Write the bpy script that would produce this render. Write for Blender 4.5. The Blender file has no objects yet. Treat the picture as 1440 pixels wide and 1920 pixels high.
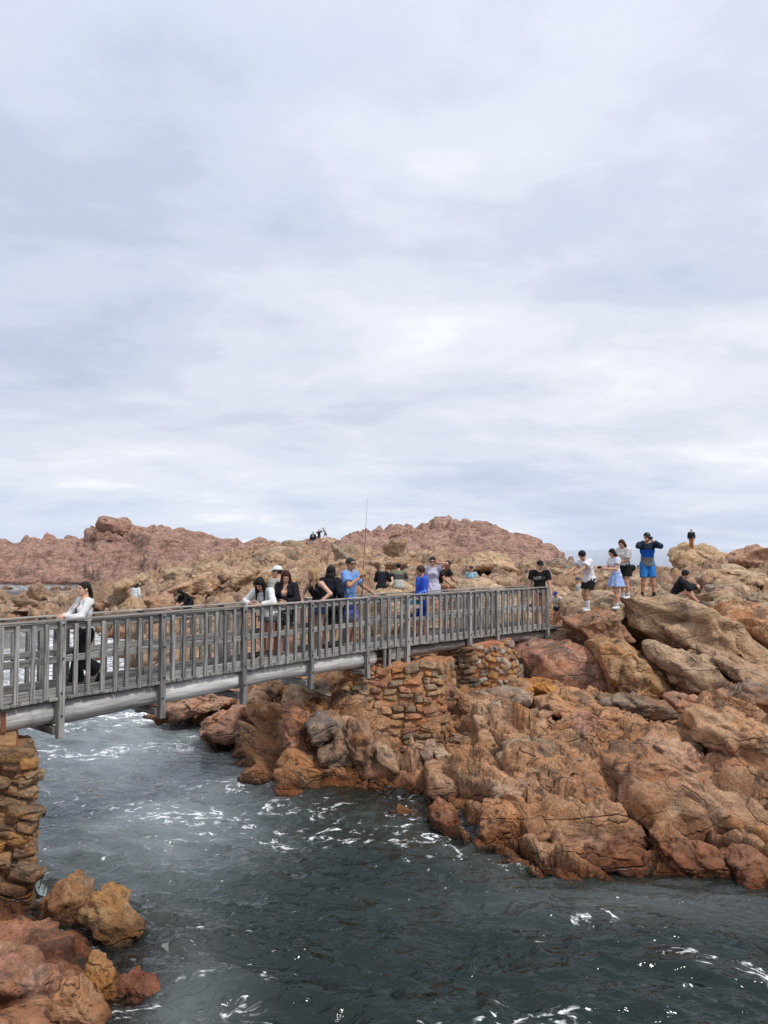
import bpy, bmesh, math, random
import numpy as np
from mathutils import Vector, Matrix
from mathutils.bvhtree import BVHTree

R = math.radians
scene = bpy.context.scene
col = scene.collection
random.seed(7)
rng = np.random.default_rng(7)

# ------------------------------------------------------------------ camera
EYE = 4.7                 # camera height over the water (water level is z = 0)
FPX = 1400.0              # focal length in pixels of the 1440 x 1920 photograph
PITCH = math.atan(70.0 / FPX)
cam_data = bpy.data.cameras.new("camera")
cam = bpy.data.objects.new("camera", cam_data)
col.objects.link(cam)
cam.location = (0, 0, EYE)
cam.rotation_euler = (R(90) + PITCH, 0, 0)
cam_data.sensor_fit = 'VERTICAL'
cam_data.sensor_height = 24
cam_data.lens = 24 * FPX / 1920
cam_data.clip_start = 0.1
cam_data.clip_end = 30000
scene.camera = cam

# ------------------------------------------------------------------ sky and sun
SUN_EL, SUN_AZ = 54.0, 128.0       # azimuth of the sun measured clockwise from +Y (behind the camera, to the right)
world = bpy.data.worlds.new("World")
scene.world = world
world.use_nodes = True
wn, wl = world.node_tree.nodes, world.node_tree.links
wn.clear()


def wnode(t, **kw):
    n = wn.new(t)
    for k, v in kw.items():
        setattr(n, k, v)
    return n


def build_world():
    out = wnode('ShaderNodeOutputWorld')
    bg = wnode('ShaderNodeBackground')
    bg.inputs['Strength'].default_value = 0.064
    sky = wnode('ShaderNodeTexSky', sky_type='NISHITA', sun_disc=False)
    sky.sun_elevation = R(SUN_EL)
    sky.sun_rotation = R(SUN_AZ)
    sky.air_density = 1.0
    sky.dust_density = 2.5
    tc = wnode('ShaderNodeTexCoord')
    sep = wnode('ShaderNodeSeparateXYZ')
    wl.new(tc.outputs['Generated'], sep.inputs[0])

    def m(op, a, b=None, c=None, clamp=False):
        n = wnode('ShaderNodeMath', operation=op, use_clamp=clamp)
        for i, v in enumerate((a, b, c)):
            if v is None:
                continue
            if isinstance(v, (int, float)):
                n.inputs[i].default_value = v
            else:
                wl.new(v, n.inputs[i])
        return n.outputs[0]

    z = m('MAXIMUM', sep.outputs[2], 0.0)
    den = m('ADD', z, 0.17)
    px = m('DIVIDE', sep.outputs[0], den)
    py = m('DIVIDE', sep.outputs[1], den)
    comb = wnode('ShaderNodeCombineXYZ')
    wl.new(px, comb.inputs[0])
    wl.new(py, comb.inputs[1])

    def noise(scale, detail, rough, dist, sx, sy, off):
        mp = wnode('ShaderNodeMapping')
        mp.inputs['Scale'].default_value = (sx, sy, 1)
        mp.inputs['Location'].default_value = off
        mp.inputs['Rotation'].default_value = (0, 0, R(-14))
        wl.new(comb.outputs[0], mp.inputs[0])
        n = wnode('ShaderNodeTexNoise')
        n.inputs['Scale'].default_value = scale
        n.inputs['Detail'].default_value = detail
        n.inputs['Roughness'].default_value = rough
        n.inputs['Distortion'].default_value = dist
        wl.new(mp.outputs[0], n.inputs['Vector'])
        return n.outputs['Fac']

    big = noise(0.42, 3, 0.5, 0.3, 0.8, 1.0, (3.1, 1.7, 0))
    mid = noise(1.5, 8, 0.56, 0.35, 0.8, 1.0, (7.3, 2.2, 0))
    fine = noise(5.0, 6, 0.6, 0.2, 0.8, 1.0, (1.3, 9.2, 0))
    s = m('MULTIPLY', big, 0.53)
    s = m('ADD', s, m('MULTIPLY', mid, 0.40))
    s = m('ADD', s, m('MULTIPLY', fine, 0.12))
    ramp = wnode('ShaderNodeValToRGB')
    cr = ramp.color_ramp
    cr.interpolation = 'EASE'
    stops = [(0.40, (4.9, 5.5, 6.9)), (0.47, (5.9, 6.35, 7.6)), (0.525, (6.8, 7.15, 8.15)),
             (0.58, (7.6, 7.85, 8.6)), (0.66, (9.2, 9.35, 9.6))]
    cr.elements[0].position, cr.elements[1].position = stops[0][0], stops[-1][0]
    for p, c in stops[1:-1]:
        cr.elements.new(p)
    for e, (p, c) in zip(cr.elements, stops):
        e.position = p
        e.color = (c[0] / 10, c[1] / 10, c[2] / 10, 1)
    wl.new(s, ramp.inputs[0])
    scale = wnode('ShaderNodeVectorMath', operation='SCALE')
    wl.new(ramp.outputs[0], scale.inputs[0])
    # an overcast dome is a little brighter towards the zenith
    gain = m('MULTIPLY_ADD', m('MULTIPLY', z, z), 3.0, 9.6)
    wl.new(gain, scale.inputs['Scale'])
    # thinner cloud low over the sea: the clear sky and a pale sea haze show through
    low = m('SUBTRACT', 1.0, m('MULTIPLY', z, 7.0), clamp=True)
    thin = m('MULTIPLY', low, m('SUBTRACT', 1.3, m('MULTIPLY', mid, 1.5), clamp=True))
    cover = m('SUBTRACT', 0.97, m('MULTIPLY', thin, 0.8), clamp=True)
    hz = wnode('ShaderNodeMix', data_type='RGBA')
    hz.inputs[0].default_value = 0.85
    wl.new(sky.outputs[0], hz.inputs[6])
    hz.inputs[7].default_value = (6.2, 7.3, 9.3, 1)
    mix = wnode('ShaderNodeMix', data_type='RGBA')
    wl.new(cover, mix.inputs[0])
    wl.new(hz.outputs[2], mix.inputs[6])
    wl.new(scale.outputs[0], mix.inputs[7])
    wl.new(mix.outputs[2], bg.inputs['Color'])
    wl.new(bg.outputs[0], out.inputs['Surface'])


build_world()
sun_data = bpy.data.lights.new("sun", 'SUN')
sun_data.energy = 1.5
sun_data.angle = R(10)
sun_data.color = (1.0, 0.965, 0.91)
sun = bpy.data.objects.new("sun", sun_data)
col.objects.link(sun)
sd = Vector((math.sin(R(SUN_AZ)) * math.cos(R(SUN_EL)), math.cos(R(SUN_AZ)) * math.cos(R(SUN_EL)), math.sin(R(SUN_EL))))
sun.rotation_euler = (-sd).to_track_quat('-Z', 'Y').to_euler()
sun.location = sd * 60

scene.view_settings.view_transform = 'Standard'
scene.view_settings.look = 'None'
scene.view_settings.gamma = 1
scene.view_settings.use_curve_mapping = False
scene.view_settings.exposure = 0.82
scene.render.engine = 'CYCLES'
scene.cycles.use_denoising = True
scene.cycles.max_bounces = 6
scene.cycles.transparent_max_bounces = 12


# ------------------------------------------------------------------ helpers
def at(px, py, Y):
    """world point seen at pixel (px, py) of the 1440 x 1920 photograph at distance Y along the ground"""
    u, v = (px - 720.0) / FPX, (960.0 - py) / FPX
    dy = math.cos(PITCH) - v * math.sin(PITCH)
    dz = math.sin(PITCH) + v * math.cos(PITCH)
    return Vector((u / dy * Y, Y, EYE + dz / dy * Y))


def pxsize(Y):
    return Y / FPX


def tag(o, label=None, cat=None, group=None, kind=None):
    if label:
        o['label'] = label
    if cat:
        o['category'] = cat
    if group:
        o['group'] = group
    if kind:
        o['kind'] = kind
    return o


def empty(name, loc, rz=0):
    o = bpy.data.objects.new(name, None)
    o.empty_display_size = 0.2
    o.location = loc
    o.rotation_euler = (0, 0, rz)
    col.objects.link(o)
    return o


def link(name, me, mat=None, parent=None, loc=None, rot=None, scale=None, color=None):
    o = bpy.data.objects.new(name, me)
    col.objects.link(o)
    if mat is not None and not me.materials:
        me.materials.append(mat)
    if parent is not None:
        o.parent = parent
    if loc is not None:
        o.location = loc
    if rot is not None:
        o.rotation_euler = rot
    if scale is not None:
        o.scale = scale
    if color is not None:
        o.color = (*color[:3], 1)
    return o


def mesh_np(name, V, F, smooth=True):
    """V (n,3) array, F (m,3) or (m,4) int array"""
    me = bpy.data.meshes.new(name)
    V = np.ascontiguousarray(V, dtype=np.float32)
    F = np.ascontiguousarray(F, dtype=np.int32)
    k = F.shape[1]
    me.vertices.add(len(V))
    me.vertices.foreach_set('co', V.ravel())
    me.loops.add(F.size)
    me.loops.foreach_set('vertex_index', F.ravel())
    me.polygons.add(len(F))
    me.polygons.foreach_set('loop_start', np.arange(0, F.size, k, dtype=np.int32))
    me.polygons.foreach_set('loop_total', np.full(len(F), k, dtype=np.int32))
    me.polygons.foreach_set('use_smooth', np.full(len(F), smooth, dtype=bool))
    me.update(calc_edges=True)
    me.validate()
    return me


def bm_mesh(name, bm, smooth=False):
    me = bpy.data.meshes.new(name)
    bm.to_mesh(me)
    bm.free()
    for p in me.polygons:
        p.use_smooth = smooth
    return me


# ---- noise (numpy)
def _hash(ix, iy, iz, seed):
    h = (ix.astype(np.int64) * 374761393 + iy.astype(np.int64) * 668265263 + iz.astype(np.int64) * 2147483647 + seed * 974634777) & 0xFFFFFFFF
    h = ((h ^ (h >> 13)) * 1274126177) & 0xFFFFFFFF
    h = ((h ^ (h >> 16)) * 2246822519) & 0xFFFFFFFF
    return (h ^ (h >> 15)) & 0xFFFFFFFF


def vnoise(P, seed=0):
    """smooth value noise in -1..1 at points P (n,3)"""
    i = np.floor(P).astype(np.int64)
    f = P - i
    f = f * f * f * (f * (f * 6 - 15) + 10)
    r = np.zeros(len(P))
    for dx in (0, 1):
        wx = f[:, 0] if dx else 1 - f[:, 0]
        for dy in (0, 1):
            wy = f[:, 1] if dy else 1 - f[:, 1]
            for dz in (0, 1):
                wz = f[:, 2] if dz else 1 - f[:, 2]
                r += wx * wy * wz * _hash(i[:, 0] + dx, i[:, 1] + dy, i[:, 2] + dz, seed) / 4294967295.0
    return r * 2 - 1


def fbm(P, octaves=4, seed=0, gain=0.5, lac=2.03):
    r = np.zeros(len(P))
    a = 1.0
    Q = np.array(P, dtype=float)
    for o in range(octaves):
        r += a * vnoise(Q + 17.3 * o, seed + o)
        a *= gain
        Q = Q * lac
    return r


def worley(P, seed=0):
    """F1, F2, random of the nearest cell, vector to its centre"""
    i = np.floor(P).astype(np.int64)
    n = len(P)
    F1 = np.full(n, 9.0)
    F2 = np.full(n, 9.0)
    rid = np.zeros(n)
    vec = np.zeros((n, 3))
    for dx in (-1, 0, 1):
        for dy in (-1, 0, 1):
            for dz in (-1, 0, 1):
                cx, cy, cz = i[:, 0] + dx, i[:, 1] + dy, i[:, 2] + dz
                h = _hash(cx, cy, cz, seed)
                j = np.stack([cx + (h & 1023) / 1023.0, cy + ((h >> 10) & 1023) / 1023.0, cz + ((h >> 20) & 1023) / 1023.0], 1)
                d = j - P
                q = np.sqrt((d * d).sum(1))
                near = q < F1
                F2 = np.where(near, F1, np.minimum(F2, q))
                F1 = np.where(near, q, F1)
                rid = np.where(near, ((h * 2654435761) & 0xFFFF) / 65535.0, rid)
                vec[near] = d[near]
    return F1, F2, rid, vec


# ------------------------------------------------------------------ materials
class NT:
    def __init__(self, name):
        self.mat = bpy.data.materials.new(name)
        self.mat.use_nodes = True
        self.n = self.mat.node_tree.nodes
        self.l = self.mat.node_tree.links
        self.n.clear()
        self.out = self.n.new('ShaderNodeOutputMaterial')

    def new(self, t, inp=None, **kw):
        n = self.n.new(t)
        for k, v in kw.items():
            setattr(n, k, v)
        for k, v in (inp or {}).items():
            self.set(n, k, v)
        return n

    def set(self, n, k, v):
        if hasattr(v, 'is_linked') or isinstance(v, bpy.types.NodeSocket):
            self.l.new(v, n.inputs[k])
        else:
            n.inputs[k].default_value = v

    def m(self, op, a, b=None, c=None, clamp=False):
        n = self.n.new('ShaderNodeMath')
        n.operation = op
        n.use_clamp = clamp
        for i, v in enumerate((a, b, c)):
            if v is not None:
                self.set(n, i, v)
        return n.outputs[0]

    def mix(self, f, a, b, blend='MIX'):
        n = self.n.new('ShaderNodeMix')
        n.data_type = 'RGBA'
        n.blend_type = blend
        n.clamp_factor = True
        for k, v in ((0, f), (6, a), (7, b)):
            if isinstance(v, tuple) and len(v) == 3:
                v = (*v, 1)
            self.set(n, k, v)
        return n.outputs[2]

    def noise(self, vec, scale, detail=4, rough=0.55, dist=0.0):
        n = self.new('ShaderNodeTexNoise', {'Vector': vec, 'Scale': scale, 'Detail': detail, 'Roughness': rough, 'Distortion': dist})
        return n.outputs['Fac']

    def step(self, v, lo, hi):
        n = self.n.new('ShaderNodeMapRange')
        n.interpolation_type = 'SMOOTHSTEP'
        self.set(n, 0, v)
        n.inputs[1].default_value = lo
        n.inputs[2].default_value = hi
        return n.outputs[0]

    def done(self, bsdf):
        self.l.new(bsdf.outputs[0], self.out.inputs['Surface'])
        return self.mat


def rock_material(name, crack=1.0, pale=0.5, stain=0.5, ochre=0.5, bump=1.0, strata=False, fs=1.0):
    t = NT(name)
    geo = t.new('ShaderNodeNewGeometry')
    P = geo.outputs['Position']
    info = t.new('ShaderNodeObjectInfo')
    C = info.outputs['Color']
    # bedding frame: streaks run down towards the lower right
    mp = t.new('ShaderNodeMapping', {'Vector': P, 'Rotation': (R(20), R(28), R(-38)), 'Scale': (0.4, 1.35, 1.35)})
    S = mp.outputs[0]
    n_big = t.noise(P, 0.55, 4, 0.55, 0.4)
    n_str = t.noise(S, 1.3 * fs, 8, 0.66, 0.8)
    n_mid = t.noise(P, 4.2 * fs, 8, 0.70, 0.25)
    n_fin = t.noise(P, 30.0 * fs, 5, 0.75)
    n_st = t.noise(P, 1.5, 10, 0.72, 0.6)
    c = C
    # warm iron staining and paler weathered skin
    c = t.mix(t.m('MULTIPLY', t.step(n_str, 0.44, 0.62), ochre), c, t.mix(0.7, C, (0.44, 0.165, 0.03)))
    c = t.mix(t.m('MULTIPLY', t.step(n_big, 0.5, 0.68), 0.4), c, t.mix(0.6, C, (0.36, 0.14, 0.08)))
    c = t.mix(t.m('MULTIPLY', t.step(t.noise(P, 1.1, 9, 0.68, 0.4), 0.5, 0.64), pale), c, t.mix(0.72, C, (0.62, 0.46, 0.31)))
    c = t.mix(t.m('MULTIPLY', t.step(n_st, 0.52, 0.64), stain), c, (0.075, 0.058, 0.045))
    c = t.mix(t.m('MULTIPLY', t.step(t.noise(S, 2.4, 8, .7, .5), 0.56, 0.70), stain * .8), c, (0.10, 0.07, 0.05))
    # grain
    v = t.m('MULTIPLY_ADD', n_mid, 2.5, -0.12)
    c = t.mix(0.85, c, t.new('ShaderNodeCombineColor', {0: v, 1: v, 2: v}).outputs[0], 'MULTIPLY')
    v2 = t.m('MULTIPLY_ADD', n_fin, 1.6, 0.23)
    c = t.mix(0.85, c, t.new('ShaderNodeCombineColor', {0: v2, 1: v2, 2: v2}).outputs[0], 'MULTIPLY')
    # white specks of bird lime
    c = t.mix(t.m('MULTIPLY', t.step(t.noise(P, 13.0, 3, 0.6), 0.72, 0.745), 0.6), c, (0.62, 0.6, 0.55))
    # wet band at the water's edge
    z = t.new('ShaderNodeSeparateXYZ', {0: P}).outputs[2]
    lev = t.m('MULTIPLY_ADD', t.noise(P, 1.4, 4), 0.55, t.m('MULTIPLY', z, -1.0))
    wet = t.step(lev, -0.22, 0.10)
    c = t.mix(t.m('MULTIPLY', wet, 0.85), c, t.mix(1.0, c, (0.38, 0.25, 0.17), 'MULTIPLY'))
    weed = t.m('MULTIPLY', t.step(lev, 0.10, 0.24), t.step(t.noise(P, 3.0, 5, .6), .42, .58))
    c = t.mix(weed, c, (0.022, 0.02, 0.012))
    rough = t.m('MULTIPLY_ADD', wet, -0.55, 0.86)
    # relief: grain, pits and a few hairline joints
    warp = t.new('ShaderNodeMix', {0: 0.22, 4: S, 5: t.new('ShaderNodeTexNoise', {'Vector': P, 'Scale': 1.2, 'Detail': 4}).outputs['Color']}, data_type='VECTOR')
    vor = t.new('ShaderNodeTexVoronoi', {'Vector': warp.outputs[1], 'Scale': 1.3}, feature='DISTANCE_TO_EDGE')
    cr = t.m('MAXIMUM', t.step(vor.outputs[0], 0.0, 0.03), t.step(t.noise(P, 0.8, 2), 0.46, 0.56))
    # long joints: thin grooves along the bedding, broken up
    sx = t.new('ShaderNodeSeparateXYZ', {0: warp.outputs[1]})
    wob = t.m('MULTIPLY', t.noise(P, 0.9 * fs, 4, .6), 1.1)
    for ax, f, off in ((1, 1.35, .0), (2, 1.0, .4)):
        g = t.m('PINGPONG', t.m('ADD', t.m('MULTIPLY', sx.outputs[ax], f * fs), wob), 0.5)
        cut = t.m('MAXIMUM', t.step(g, 0.0, 0.028), t.step(t.noise(P, 0.7 * fs, 2, .5), 0.47 + .03 * ax, 0.55 + .03 * ax))
        cr = t.m('MINIMUM', cr, cut)
    pit = t.step(t.noise(P, 9.0 * fs, 3, 0.55), 0.32, 0.44)
    h = t.m('MULTIPLY_ADD', n_mid, 0.17 / fs, t.m('MULTIPLY', cr, 0.09 * crack))
    h = t.m('ADD', h, t.m('MULTIPLY', n_fin, 0.030))
    h = t.m('ADD', h, t.m('MULTIPLY', pit, 0.035))
    h = t.m('ADD', h, t.m('MULTIPLY', n_str, 0.24 / fs))
    if strata:
        h = t.m('ADD', h, t.m('MULTIPLY', t.noise(t.new('ShaderNodeMapping', {'Vector': P, 'Rotation': (0, R(24), 0), 'Scale': (0.22, 0.5, 1.6)}).outputs[0], 1.1, 6, 0.6), 0.9))
    bp = t.new('ShaderNodeBump', {'Height': h, 'Strength': 1.0, 'Distance': 1.0 * bump})
    b = t.new('ShaderNodeBsdfPrincipled', {'Base Color': c, 'Roughness': rough, 'Normal': bp.outputs[0], 'Specular IOR Level': 0.35})
    return t.done(b)


ROCK = rock_material("rock_warm", crack=1.0, pale=0.5, stain=0.7, ochre=0.62)
ROCK_TAN = rock_material("rock_tan", crack=0.8, pale=0.55, stain=0.62, ochre=0.32, fs=.75)
ROCK_FAR = rock_material("rock_headland", crack=2.0, pale=0.3, stain=0.55, ochre=0.12, bump=1.3, strata=True, fs=.35)


def plain(name, color, rough=0.7, var=0.25, scale=8.0, bump=0.0, bscale=60, spec=0.4, metal=0.0):
    t = NT(name)
    tc = t.new('ShaderNodeTexCoord')
    n = t.noise(tc.outputs['Object'], scale, 5, 0.6)
    v = t.m('MULTIPLY_ADD', n, 2 * var, 1 - var)
    c = t.mix(1.0, (*color, 1), t.new('ShaderNodeCombineColor', {0: v, 1: v, 2: v}).outputs[0], 'MULTIPLY')
    inp = {'Base Color': c, 'Roughness': rough, 'Specular IOR Level': spec, 'Metallic': metal}
    if bump:
        inp['Normal'] = t.new('ShaderNodeBump', {'Height': t.noise(tc.outputs['Object'], bscale, 3), 'Strength': bump, 'Distance': 0.01}).outputs[0]
    return t.done(t.new('ShaderNodeBsdfPrincipled', inp))


def wood_material(name, c0, c1, dark, grain=22):
    """weathered timber; the grain runs along each piece's own local x axis"""
    t = NT(name)
    tc = t.new('ShaderNodeTexCoord')
    rnd = t.new('ShaderNodeObjectInfo').outputs['Random']
    off = t.new('ShaderNodeCombineXYZ', {0: t.m('MULTIPLY', rnd, 37.0), 1: t.m('MULTIPLY', rnd, 11.0), 2: t.m('MULTIPLY', rnd, 5.0)})
    co = t.new('ShaderNodeVectorMath', {0: tc.outputs['Object'], 1: off.outputs[0]}, operation='ADD').outputs[0]
    st = t.new('ShaderNodeMapping', {'Vector': co, 'Scale': (0.9, grain, grain)}).outputs[0]
    g = t.noise(st, 2.2, 6, 0.62, 0.25)
    blot = t.noise(co, 2.6, 5, 0.6, 0.3)
    c = t.mix(t.step(g, 0.35, 0.66), (*c0, 1), (*c1, 1))
    c = t.mix(t.m('MULTIPLY', t.step(blot, 0.52, 0.72), 0.55), c, (*dark, 1))
    tint = t.m('MULTIPLY_ADD', rnd, 0.55, 0.70)
    c = t.mix(1.0, c, t.new('ShaderNodeCombineColor', {0: tint, 1: tint, 2: tint}).outputs[0], 'MULTIPLY')
    crk = t.step(t.noise(st, 1.3, 3, 0.5), 0.29, 0.34)
    c = t.mix(crk, t.mix(0.55, c, (0.03, 0.028, 0.026)), c)
    h = t.m('MULTIPLY_ADD', g, 0.6, crk)
    bp = t.new('ShaderNodeBump', {'Height': h, 'Strength': 0.55, 'Distance': 0.012})
    return t.done(t.new('ShaderNodeBsdfPrincipled', {'Base Color': c, 'Roughness': 0.95, 'Normal': bp.outputs[0], 'Specular IOR Level': 0.1}))


WOOD = wood_material("weathered_timber", (0.135, 0.13, 0.122), (0.37, 0.36, 0.34), (0.11, 0.095, 0.08))
WOOD_CAP = wood_material("weathered_capping", (0.20, 0.175, 0.155), (0.40, 0.375, 0.345), (0.17, 0.135, 0.115))
LOG = wood_material("silvered_log", (0.36, 0.352, 0.335), (0.56, 0.55, 0.53), (0.25, 0.235, 0.215), grain=16)
LOG_BROWN = wood_material("brown_log", (0.12, 0.10, 0.092), (0.24, 0.21, 0.195), (0.07, 0.06, 0.055), grain=9)
RUST = plain("rusty_iron", (0.18, 0.07, 0.03), 0.8, 0.5, 30)
BOLT = plain("dark_bolt", (0.03, 0.03, 0.032), 0.5, 0.3, 30)
# ------------------------------------------------------------------ the lie of the land
class Surface:
    """thin-plate surface through scattered (x, y, z) heights"""

    def __init__(self, pts, smooth=0.02):
        p = np.array(pts, float)
        self.c = p[:, :2].mean(0)
        self.s = np.ptp(p[:, :2], axis=0).max()
        self.q = (p[:, :2] - self.c) / self.s
        n = len(p)
        A = np.zeros((n + 3, n + 3))
        A[:n, :n] = self.k(self.q) + np.eye(n) * smooth * 0.01
        A[:n, n] = 1
        A[:n, n + 1:] = self.q
        A[n, :n] = 1
        A[n + 1:, :n] = self.q.T
        self.w = np.linalg.solve(A, np.concatenate([p[:, 2], np.zeros(3)]))

    def k(self, a):
        d = np.sqrt(((a[:, None, :] - self.q[None]) ** 2).sum(2))
        return d * d * np.log(d + 1e-9)

    def __call__(self, x, y):
        a = (np.stack([np.ravel(x), np.ravel(y)], 1) - self.c) / self.s
        r = np.concatenate([self.k(b) @ self.w[:-3] + self.w[-3] + b @ self.w[-2:] for b in np.array_split(a, max(1, len(a) // 40000))])
        return r.reshape(np.shape(x))


def col_pts(rows):
    """(photo column, distance, height) -> (x, y, z)"""
    return [((px - 720) / FPX * Y, Y, z) for px, Y, z in rows]


NEAR = Surface([
    # the channel bed
    (-3, 10, -1.5), (0, 10, -1.6), (3, 9.2, -1.2), (6, 8.6, -1), (9, 8.4, -.9), (12, 8.2, -.9), (-4, 14, -1.5), (-1.5, 12.8, -1.3), (-6, 17, -1.6),
    (-8, 20, -1.5), (-9, 25, -1.2), (.6, 11.6, -1.0), (-3, 15.3, -.9), (-4.3, 17.2, -.9), (-8.5, 14, -1.6), (-6, 9, -1.5),
    (-5.6, 19.6, -.9), (-7.5, 22, -.8), (2.2, 10.9, -.55), (4, 10.4, -.6), (-.6, 13.9, -.5),
    # the water's edge
    (7.5, 10.3, 0), (10, 10, 0), (13, 9.8, 0), (5.54, 10.8, 0), (3.9, 11.3, 0), (2.35, 11.75, 0), (1.68, 12.4, 0), (1.0, 12.9, 0), (.4, 14, 0),
    (-.42, 14.6, 0), (-1.28, 15, 0), (-2.5, 16.45, 0), (-3.4, 18, 0), (-4.7, 20.2, 0), (-6.2, 21.4, 0),
    # rising ground
    (-.45, 15.2, .75), (-1.3, 15.7, .8), (-1.5, 16.3, 1.35), (-2.2, 17.4, 1.05), (-2.9, 18.8, .75), (-1.1, 16.3, 1.2), (.3, 15.6, .2), (1.2, 15.8, .25), (-.2, 15.5, .4), (0.3, 17.2, .6),
    (2.8, 18.8, 1.15), (1.6, 17.6, .95), (3.9, 17.5, 1.05), (5.5, 17.5, 1.08), (8, 17, 1.2), (2.5, 16, .85), (4, 14.5, .68), (6, 14, .62), (8, 13.5, .65), (2, 14, .5),
    (1.3, 14.3, .45), (3, 13, .4), (5, 12.3, .34), (7, 11.8, .4), (10, 12, .6), (11, 16, 1.4), (13, 14, 1.1),
    (4, 20, 1.2), (6, 20, 1.0), (8, 20, 1.0), (10, 20, 1.3), (13, 20, 2.3), (6, 23, 2.2), (9, 24, 2.3), (3, 23, 1.4), (0, 22, .9), (-3, 21, .6), (-4.4, 22.4, .5),
    (-1.5, 19, .8), (0, 19, 1.0), (-6, 26, .7), (0, 27, 1.2), (6, 27, 2.0), (12, 27, 2.3), (-9, 27, -.4)])

MID = Surface(col_pts([
    (600, 22, .8), (600, 35, 1.7), (600, 50, 2.8), (600, 70, 4.0), (600, 80, 4.9), (400, 25, .5), (400, 35, 1.3), (400, 50, 2.3), (400, 70, 3.5), (400, 80, 3.6),
    (300, 30, .5), (300, 45, 1.4), (250, 55, 1.4), (200, 47, .7), (150, 50, .7), (60, 52, .8), (0, 52, .8), (-80, 52, .8), (-160, 52, .6), (60, 58, -.2), (0, 60, -.6),
    (-120, 60, -.8), (100, 66, -.5), (190, 70, .5), (220, 62, 1.2), (150, 38, -.8), (90, 43, -.8), (0, 45, -.8), (215, 28, -.8), (-100, 46, -.8), (0, 35, -1.5), (100, 25, -1.5),
    (320, 23, -.3), (270, 34, .1), (210, 42, .1), (0, 75, -1), (120, 78, -.8), (200, 80, .2),
    (800, 22, 1.1), (800, 35, 2.1), (800, 50, 2.9), (800, 70, 3.4), (800, 80, 3.2), (1000, 24, 1.6), (1000, 35, 2.4), (1000, 50, 2.9), (1000, 70, 2.3), (1000, 80, 1.6),
    (1150, 26, 2.1), (1150, 40, 2.6), (1150, 55, 2.6), (1150, 70, .8), (1150, 80, -.5), (1230, 55, 2.6), (1300, 26, 2.1), (1300, 36, 2.8), (1300, 50, 3.0), (1300, 70, 2.6), (1300, 80, 1),
    (1440, 26, 2.2), (1440, 36, 2.9), (1440, 50, 3.4), (1440, 70, 2.8), (1440, 80, 1.2), (1600, 30, 2.5), (1600, 50, 3.2), (1600, 80, 1)]))


def skyline(rows, Y):
    return [(px, Y, EYE + (1030 - y) / FPX * Y) for px, y in rows]


FAR = Surface(col_pts(
    skyline([(-260, 1030), (-120, 1026), (0, 1026), (60, 1021), (120, 1023), (170, 1008), (210, 990), (250, 992), (290, 999), (330, 997), (365, 1008), (410, 1018), (450, 1026), (500, 1034)], 116)
    + [(-260, 101, -.4), (-120, 101, -.4), (0, 101, -.3), (60, 101, -.3), (130, 101, -.2), (200, 100, .2), (300, 98, 2.4), (400, 96, 3.2), (480, 94, 4.0)]
    + [(0, 107, 2.2), (130, 107, 3.0), (230, 107, 4.6), (330, 106, 5.0), (420, 104, 4.6)]
    + [(-260, 135, -2), (0, 135, -1), (150, 135, 0), (300, 135, 1), (450, 135, 1), (600, 130, -1), (800, 130, -1), (950, 130, -2), (1100, 130, -3)]
    + skyline([(540, 1038), (580, 1036), (620, 1030), (650, 1016), (700, 1010), (760, 1006), (800, 998), (850, 989), (880, 987), (920, 996), (960, 1008), (1000, 1024), (1030, 1035)], 92)
    + [(1060, 90, 1.6), (1100, 90, -.5), (1150, 90, -1.8), (1060, 100, .2), (1000, 105, 2.5)]
    + [(500, 72, 3.8), (600, 72, 4.2), (700, 72, 3.5), (800, 72, 3.3), (900, 72, 3.1), (1000, 72, 2.5), (1060, 72, 1.8), (1120, 72, .5), (400, 76, 2.6), (300, 80, 1.0), (200, 84, -.6), (60, 86, -.8), (-120, 86, -.8),
       (850, 80, 5.0), (760, 80, 4.7), (940, 80, 4.6)]))


def rot_frame(ax, ay, az):
    return np.array(Matrix.Rotation(az, 3, 'Z') @ Matrix.Rotation(ay, 3, 'Y') @ Matrix.Rotation(ax, 3, 'X'))


BED = rot_frame(R(10), R(14), R(-40))


def blocks(P, size, stretch, seed, frame=BED, warp=0.35, crisp=.42):
    """relief of a jumble of jointed blocks: 0 in the joints, about 1 on the block faces, plus each block's own level"""
    Q = (P @ frame) / (np.array(stretch) * size)
    Q = Q + warp * np.stack([vnoise(Q * 0.9, seed + 5), vnoise(Q * 0.9 + 9, seed + 6), vnoise(Q * 0.9 + 21, seed + 7)], 1)
    F1, F2, rid, vec = worley(Q, seed)
    e = np.clip((F2 - F1) / crisp, 0, 1)
    dome = np.sqrt(np.clip(1 - (1 - e) ** 2, 0, 1))
    rd = np.stack([np.cos(rid * 40), np.sin(rid * 40), np.cos(rid * 71)], 1)
    tilt = (vec * rd).sum(1)
    return dome, rid, tilt


def joints(P, size, seed, frame=BED):
    """grooves of two sets of nearly parallel joint planes, broken up; 0 on the faces, 1 in a joint"""
    Q = (P @ frame) / size
    wob = 0.22 * fbm(Q * .8, 3, seed + 2)
    g = np.zeros(len(P))
    for k, (n, sp, w) in enumerate((((.08, .95, .3), 1.0, .055), ((.93, .1, .36), 1.7, .04), ((.2, -.5, .85), 1.35, .045))):
        a = Q @ np.array(n) / sp + wob + 7.7 * k
        f = np.abs(a - np.round(a))
        on = np.clip(vnoise(Q * .45 + 13 * k, seed + 4 + k) * 2.5 + .35, 0, 1)
        g = np.maximum(g, np.clip(1 - f / w, 0, 1) ** .7 * on)
    return g


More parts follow.
